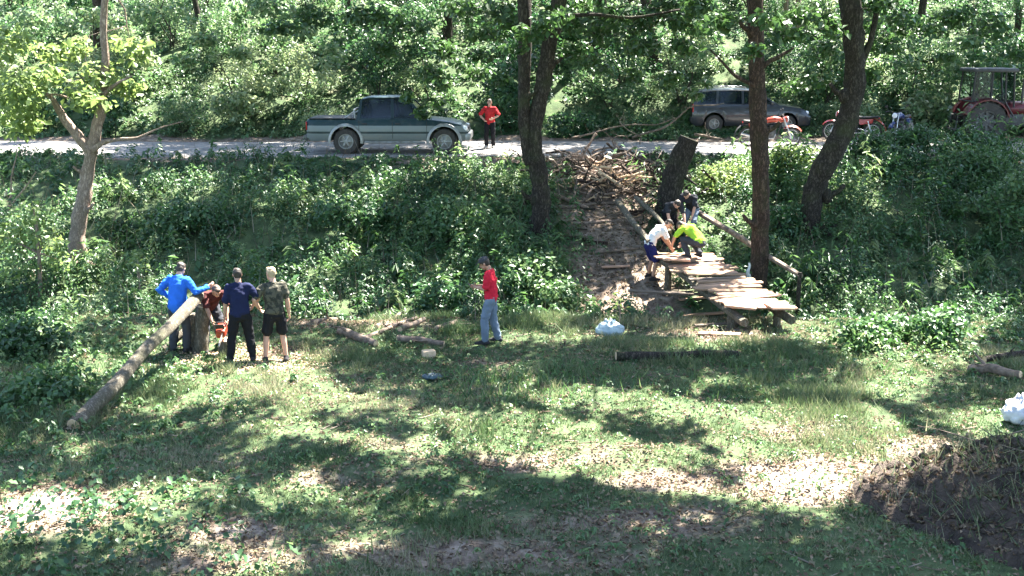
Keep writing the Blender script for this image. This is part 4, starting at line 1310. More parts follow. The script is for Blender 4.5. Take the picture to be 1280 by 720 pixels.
for s in (-1, 1):
    m = MB(); m.slab([(-.48, .68 * s, 1.42), (.08, .71 * s, 1.47), (.1, .67 * s, 2.40), (-.44, .65 * s, 2.40)], (0, .006, 0)); m.build('window', 'clear_glass', tr, smooth=False)
    m = MB(); m.ell((2.46, .22 * s, 1.05), (.05, .09, .09)); m.build('headlight', 'lamp_white', tr)
m = MB(); m.slab([(1.0, -.5, 1.42), (1.0, .5, 1.42), (.87, .58, 2.40), (.87, -.58, 2.40)], (.006, 0, 0)); m.build('windscreen', 'clear_glass', tr, smooth=False)
m = MB(); m.box((.05, 0, 1.15), (.45, .5, .12), None, .04); m.box((-.2, 0, 1.42), (.1, .48, .5), None, .04); m.build('seat', 'seat_cloth', tr)
m = MB(); m.lathe([(.17, -.012), (.2, -.012), (.2, .012), (.17, .012)], axis='z', n=18); m.tube([(0, 0, 0), (0, 0, -.5)], .02, 6); o = m.build('steering_wheel', 'black_plastic', tr); o.location = (.62, 0, 1.55); o.rotation_euler = (0, R(-30), 0)
m = MB(); m.tube([(1.35, -.25, 1.3), (1.35, -.25, 2.15)], .035, 8); m.tube([(1.35, -.25, 1.5), (1.35, -.25, 1.9)], .055, 8); m.build('exhaust_pipe', 'grey_iron', tr)
m = MB()
for s in (-1, 1):
    m.tube([(-.3, .3 * s, .5), (-.95, .38 * s, .42)], .03, 6); m.tube([(-.3, .3 * s, .95), (-.85, .36 * s, .9), (-.9, .38 * s, .45)], .025, 6)
m.tube([(-.95, -.45, .42), (-.95, .45, .42)], .04, 6)
m.build('hitch', 'grey_iron', tr)

# ------------------------------------------------------------------ people
pm('skin', (0.50, 0.29, 0.21), (0.44, 0.245, 0.175), 10, .55)
pm('skin_tan', (0.40, 0.225, 0.155), (0.34, 0.185, 0.125), 10, .55)
pm('hair_dark', (0.022, 0.016, 0.013), (0.045, 0.032, 0.024), 30, .6, .5, bscale=60)
pm('hair_fair', (0.46, 0.35, 0.22), (0.32, 0.23, 0.14), 30, .6, .5, bscale=60)
pm('hair_brown', (0.10, 0.06, 0.04), (0.05, 0.03, 0.02), 30, .6, .5, bscale=60)
pm('eye', (0.03, 0.02, 0.015), (0.02, 0.015, 0.01), 5, .2)
def cloth(name, c, v=.78):
    pm(name, c, tuple(k * v for k in c), 5, .9, .5, spec=.15, bscale=9, dist=.03)
cloth('jacket_blue', (0.03, 0.15, 0.62)); cloth('tee_maroon', (0.085, 0.028, 0.026)); cloth('tee_navy', (0.014, 0.018, 0.052))
pm('tee_camo', (0.085, 0.078, 0.058), (0.03, 0.032, 0.026), 14, .9, .4, spec=.15, lo=.45, hi=.52)
cloth('tee_red', (0.58, 0.022, 0.045)); cloth('tee_white', (0.72, 0.70, 0.70), .9); cloth('tee_lime', (0.36, 0.60, 0.05)); cloth('tee_dark', (0.03, 0.032, 0.04))
cloth('black_cloth', (0.014, 0.014, 0.017)); cloth('jeans', (0.16, 0.20, 0.26)); cloth('shorts_blue', (0.02, 0.022, 0.10)); cloth('shoe', (0.035, 0.033, 0.035)); cloth('shoe_pale', (0.4, 0.38, 0.36))
cloth('dark_grey', (0.05, 0.052, 0.06)); cloth('top_red', (0.45, 0.03, 0.035))

def remeshed(mb, name, voxel, dec=0.4, smooth=2, wrinkle=0.0, seed=0.0):
    me = bpy.data.meshes.new(name + '_raw')
    me.from_pydata(mb.v, [], mb.f)
    bm = bmesh.new(); bm.from_mesh(me); bmesh.ops.recalc_face_normals(bm, faces=bm.faces); bm.to_mesh(me); bm.free()
    o = bpy.data.objects.new('tmp', me)
    COL.objects.link(o)
    a = o.modifiers.new('r', 'REMESH'); a.mode = 'VOXEL'; a.voxel_size = voxel
    if smooth:
        a = o.modifiers.new('s', 'SMOOTH'); a.iterations = smooth; a.factor = 0.5
    if dec < 1:
        a = o.modifiers.new('d', 'DECIMATE'); a.ratio = dec
    dg = bpy.context.evaluated_depsgraph_get()
    out = bpy.data.meshes.new_from_object(o.evaluated_get(dg))
    out.name = name
    bpy.data.objects.remove(o)
    if wrinkle:
        nn = [v.normal.copy() for v in out.vertices]
        for v, n in zip(out.vertices, nn):
            p = v.co
            v.co = p + n * wrinkle * 1.7 * (mnoise.noise(Vector((p.x * 8 + seed + p.z * 5, p.y * 8, p.z * 13))) + .6 * mnoise.noise(Vector((p.x * 22, p.y * 22 + seed, p.z * 26))))
    out.shade_smooth()
    return out

def ik(a, t, l1, l2, pole):
    a, t, pole = Vector(a), Vector(t), Vector(pole)
    d = t - a
    D = min(d.length, (l1 + l2) * .995)
    u = d.normalized()
    t = a + u * D
    x = (l1 * l1 - l2 * l2 + D * D) / (2 * D)
    h = math.sqrt(max(l1 * l1 - x * x, 0))
    p = pole - u * pole.dot(u)
    p = p.normalized() if p.length > 1e-5 else u.orthogonal().normalized()
    return a + u * x + p * h, t

def person(label, loc, face, height, shirt, lower, pelvis=(0, 0, .93), lean=4, bend=4, side=0, head=(0, 0), feet=((-.11, 0, 0), (.11, 0, 0)),
           hands=((-.27, .06, .80), (.27, .06, .80)), poles=((-.5, -1, 0), (.5, -1, 0)), knees=(0, 1, 0), sleeve=.75, legcover=1.0, skin='skin', hair='hair_dark',
           cap=None, shoes='shoe', curl=.55, jacket=False, long_hair=False, skirt=False, twist=0, footyaw=(12, -12)):
    """local frame: +Y is the way the person faces, +X the person's right; face = heading in degrees (0 = away from the picture)"""
    s = height / 1.72
    t = thing('person', label, 'person', loc, R(face))
    V3 = Vector
    P = V3(pelvis)
    rx = lambda a: Matrix.Rotation(-R(a), 3, 'X')
    ry = lambda a: Matrix.Rotation(R(a), 3, 'Y')
    rz = lambda a: Matrix.Rotation(R(a), 3, 'Z')
    Q1 = ry(side) @ rx(lean); Q2 = ry(side) @ rz(twist) @ rx(lean + bend)
    mid = P + Q1 @ V3((0, 0, .20))
    chest = mid + Q2 @ V3((0, .005, .16))
    neck = mid + Q2 @ V3((0, -.01, .31))
    sr = Q2 @ V3((1, 0, 0))
    sh = [mid + Q2 @ V3((sx * .175, -.005, .26)) for sx in (-1, 1)]
    Qh = Q2 @ rz(head[1]) @ rx(head[0])
    hb = neck + Q2 @ V3((0, .01, .06))
    hc = hb + Qh @ V3((0, .03, .115))
    sk = MB(); cl = MB(); lo = MB(); hr = MB()
    # torso, neck and head
    sk.etube([P + Q1 @ V3((0, 0, -.06)), P, mid, chest, mid + Q2 @ V3((0, -.005, .26)), neck], [(.12, .09), (.135, .088), (.115, .078), (.140, .088), (.115, .066), (.056, .05)], sr)
    sk.etube([mid + Q2 @ V3((0, -.01, .24)), neck, hb, hc], [(.075, .07), (.058, .058), (.054, .056), (.055, .06)], sr)
    sk.ell(hc + Qh @ V3((0, -.008, .02)), (.074, .093, .092), Qh)
    sk.ell(hc + Qh @ V3((0, .035, -.055)), (.055, .058, .066), Qh)
    sk.ell(hc + Qh @ V3((0, .068, -.10)), (.024, .02, .018), Qh)
    sk.etube([hc + Qh @ V3((0, .083, .02)), hc + Qh @ V3((0, .102, -.015)), hc + Qh @ V3((0, .108, -.03))], [.009, .012, .015], sr, 8)
    sk.ell(hc + Qh @ V3((0, .082, .034)), (.05, .014, .010), Qh)
    sk.ell(hc + Qh @ V3((0, .090, -.062)), (.024, .010, .009), Qh)
    for e in (-1, 1):
        sk.ell(hc + Qh @ V3((.076 * e, -.005, -.01)), (.012, .022, .034), Qh)
    # arms and hands
    for k, sx in enumerate((-1, 1)):
        el, wr = ik(sh[k], V3(hands[k]), .285, .255, poles[k])
        side_v = (el - sh[k]).cross(wr - el)
        if side_v.length < 1e-4: side_v = V3((1, 0, 0))
        sk.etube([sh[k], sh[k].lerp(el, .35), el, el.lerp(wr, .3), wr], [.056, .05, .041, .042, .028], side_v)
        d = (wr - el).normalized()
        pn = V3((-sx, 0, 0)); pn = (pn - d * pn.dot(d)).normalized()      # palm faces the body
        wd = d.cross(pn).normalized()
        if wd.y < 0 and abs(wd.y) > .3: wd = -wd
        sk.etube([wr, wr + d * .045, wr + d * .085], [(.026, .018), (.038, .017), (.040, .015)], wd, 10)
        for f in range(4):
            b = wr + d * (.08 - .004 * abs(f - 1)) + wd * (.030 - .020 * f)
            ln = (.040, .045, .042, .032)[f]
            d1 = (d + pn * curl * .6).normalized(); d2 = (d + pn * curl * 1.8).normalized(); d3 = (d * .6 + pn * curl * 2.6).normalized()
            q1 = b + d1 * ln; q2 = q1 + d2 * ln * .7
            sk.etube([b, q1, q2, q2 + d3 * ln * .5], [.0092, .0090, .0086, .0078], wd, 7)
        b = wr + d * .03 + wd * .034
        q1 = b + (d * .6 + wd * .75 + pn * .2).normalized() * .038
        sk.etube([b - wd * .01, q1, q1 + (d * .85 + wd * .25 + pn * curl).normalized() * .032], [.013, .011, .009], pn, 7)
        # sleeve
        if sleeve > 0:
            w = .018 if jacket else .015
            if sleeve <= 1:
                e2 = sh[k].lerp(el, sleeve)
                cl.etube([sh[k], sh[k].lerp(el, sleeve * .5), e2], [.062 + w * .6, .058 + w, .056 + w], side_v)
            else:
                e2 = el.lerp(wr, sleeve - 1)
                cl.etube([sh[k], sh[k].lerp(el, .5), el, el.lerp(wr, (sleeve - 1) * .5), e2], [.062 + w, .058 + w, .052 + w, .046 + w, .038 + w], side_v)
    # legs
    hem = []
    for k, sx in enumerate((-1, 1)):
        hip = P + Q1 @ V3((sx * .088, 0, -.03))
        ft = V3(feet[k])
        an0 = ft + V3((0, 0, .085))
        kn, an = ik(hip, an0, .42, .41, V3(knees) + V3((sx * .15, 0, 0)))
        sk.etube([hip, hip.lerp(kn, .5), kn, kn.lerp(an, .35), an], [.078, .068, .052, .053, .036], sr)
        fd = rz(footyaw[k]) @ V3((0, 1, 0)); fs_ = fd.cross(V3((0, 0, 1)))
        b0 = V3((an.x, an.y, ft.z))
        sk.etube([b0 - fd * .05 + V3((0, 0, .04)), b0 + fd * .04 + V3((0, 0, .045)), b0 + fd * .12 + V3((0, 0, .03)), b0 + fd * .17 + V3((0, 0, .024))], [(.032, .034), (.036, .038), (.04, .024), (.03, .016)], fs_)
        shb = MB()
        shb.etube([an + V3((0, 0, .01)), b0 + V3((0, 0, .06))], [(.046, .05), (.05, .055)], fs_)
        shb.etube([b0 - fd * .06 + V3((0, 0, .044)), b0 + fd * .04 + V3((0, 0, .05)), b0 + fd * .13 + V3((0, 0, .036)), b0 + fd * .185 + V3((0, 0, .03))], [(.040, .044), (.044, .05), (.049, .036), (.038, .027)], fs_)
        shb.etube([b0 - fd * .065 + V3((0, 0, .014)), b0 + fd * .06 + V3((0, 0, .014)), b0 + fd * .19 + V3((0, 0, .014))], [(.042, .014), (.047, .014), (.04, .014)], fs_)
        o = obj('shoe', scaled(remeshed(shb, 'shoe', .014, .5, 1), s), shoes, t)
        if legcover >= 1:
            lo.etube([hip, hip.lerp(kn, .5), kn, kn.lerp(an, .4), kn.lerp(an, .97)], [.106, .097, .083, .081, .070], sr)
        else:
            e2 = hip.lerp(kn, legcover * 1.25)
            lo.etube([hip, hip.lerp(kn, .4), e2], [.105, .10, .10], sr)
            hem.append(e2)
    if skirt:
        c = (hem[0] + hem[1]) / 2
        lo.etube([P + Q1 @ V3((0, 0, .06)), P, P.lerp(c, .5), c], [(.15, .115), (.175, .125), (.19, .135), (.195, .14)], sr, 16, dome=False)
    lo.etube([P + Q1 @ V3((0, 0, -.08)), P + Q1 @ V3((0, 0, -.01)), P + Q1 @ V3((0, 0, .09))], [(.14, .115), (.17, .12), (.155, .112)], sr)
    w = .022 if jacket else .013
    cl.etube([P + Q1 @ V3((0, 0, -.05 if jacket else -.01)), P + Q1 @ V3((0, 0, .06)), mid, chest, mid + Q2 @ V3((0, -.005, .25)), mid + Q2 @ V3((0, -.01, .285))],
             [(.17 + w, .125 + w), (.16 + w, .118 + w), (.15 + w, .108 + w), (.172 + w, .118 + w), (.145 + w, .09 + w), (.08 + w, .07 + w)], sr, 16)
    for k in range(2):
        cl.etube([mid + Q2 @ V3((0, 0, .25)), sh[k]], [(.075, .075), (.062 + w, .062 + w)], V3((0, 1, 0)))
    if jacket:
        cl.etube([neck - Q2 @ V3((0, 0, .03)), neck + Q2 @ V3((0, 0, .015))], [.085, .074], sr, dome=False)
    obj('body', scaled(remeshed(sk, 'body', .0078, .30, 1), s), skin, t)
    obj('jacket' if jacket else 'shirt', scaled(remeshed(cl, 'shirt', .014, .6, 2, .011, len(label)), s), shirt, t)
    obj('skirt' if skirt else ('trousers' if legcover >= 1 else 'shorts'), scaled(remeshed(lo, 'trousers', .014, .6, 2, .010, len(label) + 5), s), lower, t)
    # hair / cap
    up = Qh @ V3((0, 0, 1)); fw = Qh @ V3((0, 1, 0))
    hr.ell(hc + Qh @ V3((0, -.022, .036)), (.082, .092, .086), Qh)
    hr.ell(hc + Qh @ V3((0, -.045, -.01)), (.072, .06, .08), Qh)
    hr.ell(hc + Qh @ V3((0, .03, .085)), (.062, .062, .035), Qh)
    if long_hair:
        hr.etube([hc + Qh @ V3((0, -.06, 0)), hc + Qh @ V3((0, -.085, -.12)), hc + Qh @ V3((0, -.08, -.26))], [(.07, .04), (.08, .035), (.05, .02)], sr)
    obj('hair', scaled(remeshed(hr, 'hair', .011, .7, 1, .008, 3), s), hair, t)
    if cap:
        cm = MB()
        cm.ell(hc + Qh @ V3((0, -.01, .06)), (.09, .105, .075), Qh)
        cm.etube([hc + Qh @ V3((0, .06, .062)), hc + Qh @ V3((0, .12, .058)), hc + Qh @ V3((0, .165, .046))], [(.08, .012), (.075, .009), (.05, .006)], sr, 14)
        obj('cap', scaled(remeshed(cm, 'cap', .008, .6, 1), s), cap, t)
    for e in (-1, 1):
        m = MB(); m.ell(hc + Qh @ V3((.03 * e, .083, .014)), (.012, .008, .007), Qh, 8, 6)
        obj('eye', scaled(m.mesh('eye'), s), 'eye', t)
    return t

def scaled(me, s):
    me.transform(Matrix.Scale(s, 4))
    return me

def foot_at(px, py, dz=0.0):
    g = ground(px, py)
    return Vector((g.x, g.y, g.z + dz))

# the four at the sawn log
person('person in a bright blue jacket leaning a hand on the propped log', foot_at(226, 441), -14, 1.70, 'jacket_blue', 'dark_grey', pelvis=(0, 0, .93), lean=6, bend=10,
       hands=((-.20, .12, 1.02), (.50, .26, 1.24)), poles=((-1, -.6, .1), (.6, -.4, -1)), sleeve=1.9, jacket=True, head=(14, 0), feet=((-.14, -.02, 0), (.10, .05, 0)))
p2_loc = foot_at(268, 437)
p2 = person('person in a maroon t-shirt bending forward with an orange chainsaw', p2_loc, -150, 1.66, 'tee_maroon', 'dark_grey', pelvis=(0, -.16, .86), lean=42, bend=18,
            hands=((-.16, .50, .66), (.14, .56, .60)), poles=((-1, -.2, .2), (1, -.2, .2)), head=(-12, 8), feet=((-.2, 0, 0), (.2, .12, 0)), sleeve=.8, hair='hair_brown', skin='skin_tan')
person('person in a navy t-shirt and black trousers watching the sawing', foot_at(303, 453), 14, 1.72, 'tee_navy', 'black_cloth', lean=3, bend=5,
       hands=((-.27, .10, .82), (.24, .22, .98)), poles=((-.6, -1, 0), (1, -.7, .1)), feet=((-.21, 0, 0), (.19, .03, 0)), head=(8, 12), sleeve=.85, skin='skin_tan')
person('fair haired person in a camouflage t-shirt and black shorts with bare legs', foot_at(346, 453), 22, 1.76, 'tee_camo', 'black_cloth', lean=2, bend=4,
       hands=((-.24, .14, .98), (.28, .07, .80)), poles=((-1, -.6, 0), (.6, -1, 0)), feet=((-.19, .02, 0), (.17, -.02, 0)), legcover=.66, head=(6, 24), hair='hair_fair', sleeve=.7)
# the one with the phone
p5_loc = foot_at(614, 430)
p5 = person('person in a red t-shirt, jeans and dark cap looking down at a phone', p5_loc, 82, 1.70, 'tee_red', 'jeans', lean=0, bend=7,
            hands=((-.05, .30, 1.12), (.06, .28, 1.12)), poles=((-.5, -.6, -1), (.5, -.6, -1)), head=(22, 0), cap='dark_grey', feet=((-.12, .10, 0), (.12, -.12, 0)), sleeve=.85, skin='skin_tan')
# the bridge crew
person('person in a white t-shirt and dark blue shorts bending over the footbridge', foot_at(814, 349), -74, 1.66, 'tee_white', 'shorts_blue', pelvis=(0, -.06, .90), lean=26, bend=22,
       hands=((-.14, .50, .80), (.14, .46, .78)), poles=((-.6, -.3, -1), (.6, -.3, -1)), feet=((-.2, .0, 0), (.2, -.05, 0)), legcover=.72, head=(10, 0), sleeve=.7, skin='skin_tan')
person('dark haired person in a dark t-shirt bending down to the far end of the footbridge', foot_at(838, 306), 192, 1.66, 'tee_dark', 'black_cloth', pelvis=(0, -.2, .82), lean=48, bend=18,
       hands=((-.22, .52, .44), (.18, .56, .42)), poles=((-1, 0, .2), (1, 0, .2)), feet=((-.22, -.05, 0), (.22, .1, 0)), head=(0, 0), sleeve=.7)
person('person in a lime yellow t-shirt crouching on the footbridge with back turned', at_z(868, 322, .77), 40, 1.66, 'tee_lime', 'dark_grey', pelvis=(0, -.12, .42), lean=40, bend=22,
       hands=((-.22, .52, .28), (.18, .54, .26)), poles=((-1, 0, .3), (1, 0, .3)), feet=((-.17, .05, 0), (.17, -.02, 0)), knees=(0, 1, .4), head=(24, 0), sleeve=.8, skin='skin_tan')
person('person in a dark t-shirt and jeans stooping behind the lime t-shirt', foot_at(862, 300), 150, 1.62, 'tee_dark', 'jeans', pelvis=(0, -.14, .84), lean=34, bend=14,
       hands=((-.2, .42, .62), (.22, .40, .60)), poles=((-1, -.5, 0), (1, -.5, 0)), head=(20, 0), sleeve=.8)
# the one on the road
p = at_y(613, 186, 37.0)
person('person in a red top and dark leggings standing on the road by the pickup', (p.x, 36.4, ROADZ + .03), 172, 1.56, 'top_red', 'black_cloth', lean=2, bend=4, hands=((-.16, .22, 1.06), (.20, .20, 1.02)),
       poles=((-1, -.5, 0), (1, -.5, 0)), hair='hair_brown', long_hair=True, shoes='shoe_pale', feet=((-.12, 0, 0), (.12, .05, 0)), sleeve=.9, head=(6, 10))

# phone in the hands of the one in red
loc = Matrix.Translation(p5_loc) @ Matrix.Rotation(R(82), 4, 'Z')
ph = MB(); ph.box((0, 0, 0), (.075, .15, .009), None, .003)
phone = ph.build('phone', 'black_plastic')
tag(phone, 'small dark phone held by the person in the red t-shirt', 'phone')
phone.matrix_world = loc @ Matrix.Translation((0.0, .375, 1.115)) @ Matrix.Rotation(R(35), 4, 'X')

# chainsaw
sw = thing('chainsaw', 'orange chainsaw held over the cut log end', 'chainsaw', (0, 0, 0))
m = MB(); m.box((0, 0, .09), (.30, .18, .17), None, .04); m.box((-.04, 0, .19), (.20, .14, .07), None, .03); m.build('housing', 'orange_paint', sw)
m = MB(); m.slab([(.14, .03, .05), (.55, .03, .055), (.585, .03, .085), (.55, .03, .115), (.14, .03, .12)], (0, .012, 0)); m.build('guide_bar', 'steel', sw, smooth=False)
m = MB(); m.tube([(-.13, 0, .16), (-.20, 0, .24), (-.32, 0, .22), (-.34, 0, .10), (-.15, 0, .06)], .018, 7); m.build('rear_handle', 'black_plastic', sw)
m = MB(); m.tube([(.06, -.10, .06), (.05, -.12, .22), (.04, -.06, .29), (.04, .06, .29), (.05, .1, .2)], .014, 7); m.build('front_handle', 'black_plastic', sw)
m = MB(); m.slab([(.12, -.08, .2), (.12, .08, .2), (.16, .08, .31), (.16, -.08, .31)], (.012, 0, 0)); m.build('hand_guard', 'black_plastic', sw, smooth=False)
Mp = Matrix.Translation(p2_loc) @ Matrix.Rotation(R(-150), 4, 'Z')
sw.matrix_world = Mp @ Matrix.Translation((.0, .60, .40)) @ Matrix.Rotation(R(65), 4, 'Z') @ Matrix.Rotation(R(12), 4, 'Y')

# ------------------------------------------------------------------ logs, bridge, heaps
def log(name, label, a, b, r0, r1, cat='log', bark='log_bark', group=None, k=8, amp=.06, twig=0, ends=True, n=12):
    a, b = Vector(a), Vector(b)
    t = thing(name, label, cat, (a + b) / 2, 0, group)
    pts = wavy(a, b, k, amp, random.random() * 99)
    rr = [r0 + (r1 - r0) * i / (k - 1) for i in range(k)]
    m = MB(); m.tube(pts, rr, n, .22, random.random() * 50)
    m.build('stem', bark, t, world=True, angle=60)
    if ends:
        for (p, q, r) in ((pts[0], pts[1], r0), (pts[-1], pts[-2], r1)):
            d = (p - q).normalized()
            m = MB(); m.tube([p - d * .01, p + d * .006], [r * .92, r * .92], 12); m.build('cut_face', 'cut_wood', t, world=True)
    for i in range(twig):
        u = random.uniform(.2, .9); p = pts[int(u * (k - 1))]
        m = MB(); d = Vector((random.uniform(-1, 1), random.uniform(-1, 1), random.uniform(.1, .8))).normalized()
        m.tube(wavy(p, p + d * random.uniform(.2, .5), 4, .05, random.random() * 9), [r1 * .5, r1 * .4, r1 * .3, r1 * .15], 6); m.build('branch_stub', bark, t, world=True)
    return t

st = foot_at(246, 440)
log('leaning_log', 'long leaning log propped on the post beside the blue jacket', at_z(92, 532, .10), at_z(250, 372, 1.02) + Vector((0, 0, .06)), .115, .10, twig=0, amp=.16, n=14)
pt = thing('propping_post', 'short thick forked stump standing upright under the leaning log', 'stump', st)
m = MB(); q, r = smooth_path([(st.x - .06, st.y + .05, st.z - .2, .17), (st.x - .05, st.y + .05, st.z + .35, .145), (st.x - .09, st.y + .06, st.z + .72, .125)]); m.tube(q, r, 12, .2, 2); m.build('stem', 'log_bark', pt, world=True, angle=60)
m = MB(); q, r = smooth_path([(st.x + .08, st.y - .04, st.z - .2, .15), (st.x + .12, st.y - .04, st.z + .4, .125), (st.x + .16, st.y - .04, st.z + .88, .115)]); m.tube(q, r, 12, .2, 5); m.build('fork', 'log_bark', pt, world=True, angle=60)
m = MB(); m.tube([q[-1] - Vector((0, 0, .01)), q[-1] + Vector((.02, 0, .03))], [.105, .085], 12); m.build('cut_face', 'cut_wood', pt, world=True)
bl = foot_at(282, 446)
log('upright_billet', 'short upright log piece being cut under the chainsaw', bl + Vector((0, .1, -.05)), bl + Vector((0.01, .1, .30)), .15, .14, k=4, amp=.01)
log('side_log', 'thin dark log lying against the propping post', at_z(205, 437, .06), at_z(243, 405, .42), .07, .06, amp=.03)
G = 'loose logs lying at the foot of the bank'
for (x0, y0, x1, y1, r, lb) in [(425, 418, 470, 434, .085, 'thick short log lying on the bare earth near the camouflage shirt'), (497, 427, 555, 433, .07, 'dark straight log lying in front of the heap of branches'),
                            (455, 425, 520, 400, .05, 'pale slanting branch at the foot of the bank'), (500, 415, 530, 402, .06, 'short slanting log beside the pale slanting branch'),
                            (545, 414, 570, 405, .06, 'small log near the person in red'), (395, 405, 450, 398, .05, 'thin grey branch at the foot of the bank behind the watchers'), (470, 412, 500, 396, .05, 'forked stick leaning on the heap at the bank foot')]:
    a, b = foot_at(x0, y0, r * .7), foot_at(x1, y1, r * .7)
    log('loose_log', lb, a, b, r, r * .85, group=G, amp=.04, bark='dead_wood', twig=1)
a, b = foot_at(770, 450, .07), foot_at(922, 449, .07)
log('long_log', 'long dark straight log lying across the grass in front of the bridge', a, b, .085, .07, bark='bark', amp=.03)
log('edge_log', 'pale weathered log lying in the weeds at the clearing edge by the white sack', foot_at(1212, 466, .07), foot_at(1275, 474, .07), .09, .07, bark='dead_wood', twig=2)
log('edge_log', 'thin crooked log in the weeds above the pale weathered log', foot_at(1230, 458, .12), foot_at(1290, 449, .12), .06, .05, bark='bark', twig=1)

m = MB(); g = foot_at(536, 447); m.box((0, 0, .06), (.24, .18, .14), Quaternion((0, 0, 1), .3), .012); o = m.build('wood_block', 'cut_wood'); o.location = g; tag(o, 'small pale sawn wood block lying in the grass', 'wood block')

# ---- footbridge
A = Vector((4.05, 26.2, .74)); B = Vector((4.98, 21.75, .44))
fb = thing('footbridge', 'half built plank footbridge on log beams across the ditch', 'footbridge', (4.5, 24, 0))
ax = (B - A); LA = ax.length; ad = ax.normalized(); sd = ad.cross(Vector((0, 0, 1))).normalized()
rotz = math.atan2(sd.y, sd.x)
for s in (-.5, .5):
    m = MB(); pts = wavy(A + sd * s - ad * .5 - Vector((0, 0, .14)), B + sd * s + ad * .35 - Vector((0, 0, .14)), 8, .04, s * 9 + 3); m.tube(pts, [.11 - .003 * i for i in range(8)], 10, .2, s); m.build('beam', 'log_bark', fb, world=True)
slots = 27
for k in range(slots):
    u = (k + .5) / slots
    if k in (12,):
        continue
    wd = random.uniform(.10, .19)
    ln = random.uniform(1.2, 1.55)
    if k in (2, 3, 6, 7, 10, 16, 20, 22, 24, 25, 26): mt = 'plank_fresh'
    elif k in (5, 13): mt = 'plank_dark'
    else: mt = 'plank'
    c = A + ad * (LA * u) + sd * random.uniform(-.13, .13) + Vector((0, 0, random.uniform(-.01, .02)))
    m = MB(); m.box((0, 0, 0), (ln, wd, .035), None, .006)
    o = m.build('plank', mt, fb); o.location = c - fb.location
    o.rotation_euler = (random.uniform(-.03, .03) - .068, random.uniform(-.05, .05), rotz + random.uniform(-.13, .13))
for (px, py, z, w, d, a, mt) in [(928, 381, .52, .62, .42, -.35, 'plank_fresh'), (974, 383, .50, .46, .36, .1, 'plank_fresh'), (845, 323, .80, .62, .36, -.1, 'plank_fresh')]:
    c = at_z(px, py, z); m = MB(); m.box((0, 0, 0), (w, d * 1.6, .045), None, .008); o = m.build('wide_board', mt, fb); o.location = c - fb.location; o.rotation_euler = (-.05, .03, a)
    o['label'] = 'wide pinkish freshly sawn board'
m = MB(); pts = wavy(at_y(868, 262, 28.6), at_y(1001, 345, 23.9), 9, .06, 4.2); m.tube(pts, [.075 - .002 * i for i in range(9)], 9, .2, 1); m.build('railing_pole', 'dead_wood', fb, world=True)
e = pts[-1]; m = MB(); m.tube([e + Vector((-.02, .02, .08)), Vector((e.x - .02, e.y + .02, tz(e.x, e.y) - .2))], [.045, .055], 8, .2, 1); m.build('railing_post', 'bark', fb, world=True)
m = MB(); pts = wavy(at_y(772, 252, 29.6), at_y(812, 303, 26.0), 7, .05, 8.2); m.tube(pts, [.085 - .002 * i for i in range(7)], 9, .2, 1); m.build('railing_pole', 'log_bark', fb, world=True)
m = MB(); pts = wavy(at_y(795, 247, 29.4), at_y(838, 290, 26.4), 7, .05, 2.2); m.tube(pts, [.06 - .002 * i for i in range(7)], 9, .2, 1); m.build('railing_pole', 'log_bark', fb, world=True)
for u, s in [(.1, .5), (.1, -.5), (.93, .5), (.93, -.5)]:
    p = A + ax * u + sd * s
    m = MB(); m.tube([(p.x, p.y, p.z - .2), (p.x, p.y, tz(p.x, p.y) - .3)], [.08, .09], 8, .2, 2); m.build('support_post', 'log_bark', fb, world=True)
# loose boards in and by the ditch
for (x0, y0, x1, y1, w, mt, lb) in [(850, 398, 905, 396, .14, 'plank', 'brown board lying under the near end of the footbridge'), (868, 410, 925, 408, .12, 'plank_dark', 'dark board lying in the ditch under the footbridge'),
                                    (873, 420, 925, 422, .22, 'plank', 'pale wide board on the grass before the footbridge'), (752, 337, 787, 335, .14, 'plank_fresh', 'short yellowish board on the track beside the white t-shirt'),
                                    (785, 366, 880, 371, .16, 'plank_dark', 'long dark plank spanning the ditch beside the footbridge'), (848, 378, 895, 375, .12, 'plank', 'reddish board sticking out below the footbridge deck')]:
    a, b = ground(x0, y0), ground(x1, y1)
    if 'spanning' in lb: a, b = at_z(x0, y0, .30), at_z(x1, y1, .25)
    a = a + Vector((0, 0, .05)); b = b + Vector((0, 0, .05))
    d = b - a
    m = MB(); m.box((0, 0, 0), (d.length, w, .035), None, .006); o = m.build('board', mt); o.location = (a + b) / 2; o.rotation_euler = d.to_track_quat('X', 'Z').to_euler()
    tag(o, lb, 'board', 'loose boards around the footbridge')

# white rag on the straight trunk
m = MB(); p = at_y(936, 338, Y4 - .1); rgx = []
for k in range(8):
    z = .18 - .42 * k / 7; w = .025 + .035 * k / 7
    off = .02 * math.sin(k * 1.3)
    rgx.append([p + Vector((-w + off, -.02 * math.sin(k), z)), p + Vector((off, -.035, z)), p + Vector((w + off, .01, z)), p + Vector((off, -.02, z))])
m.loft(rgx); o = m.build('hanging_rag', 'tee_white'); tag(o, 'narrow white rag hanging on the straight brown trunk', 'rag')

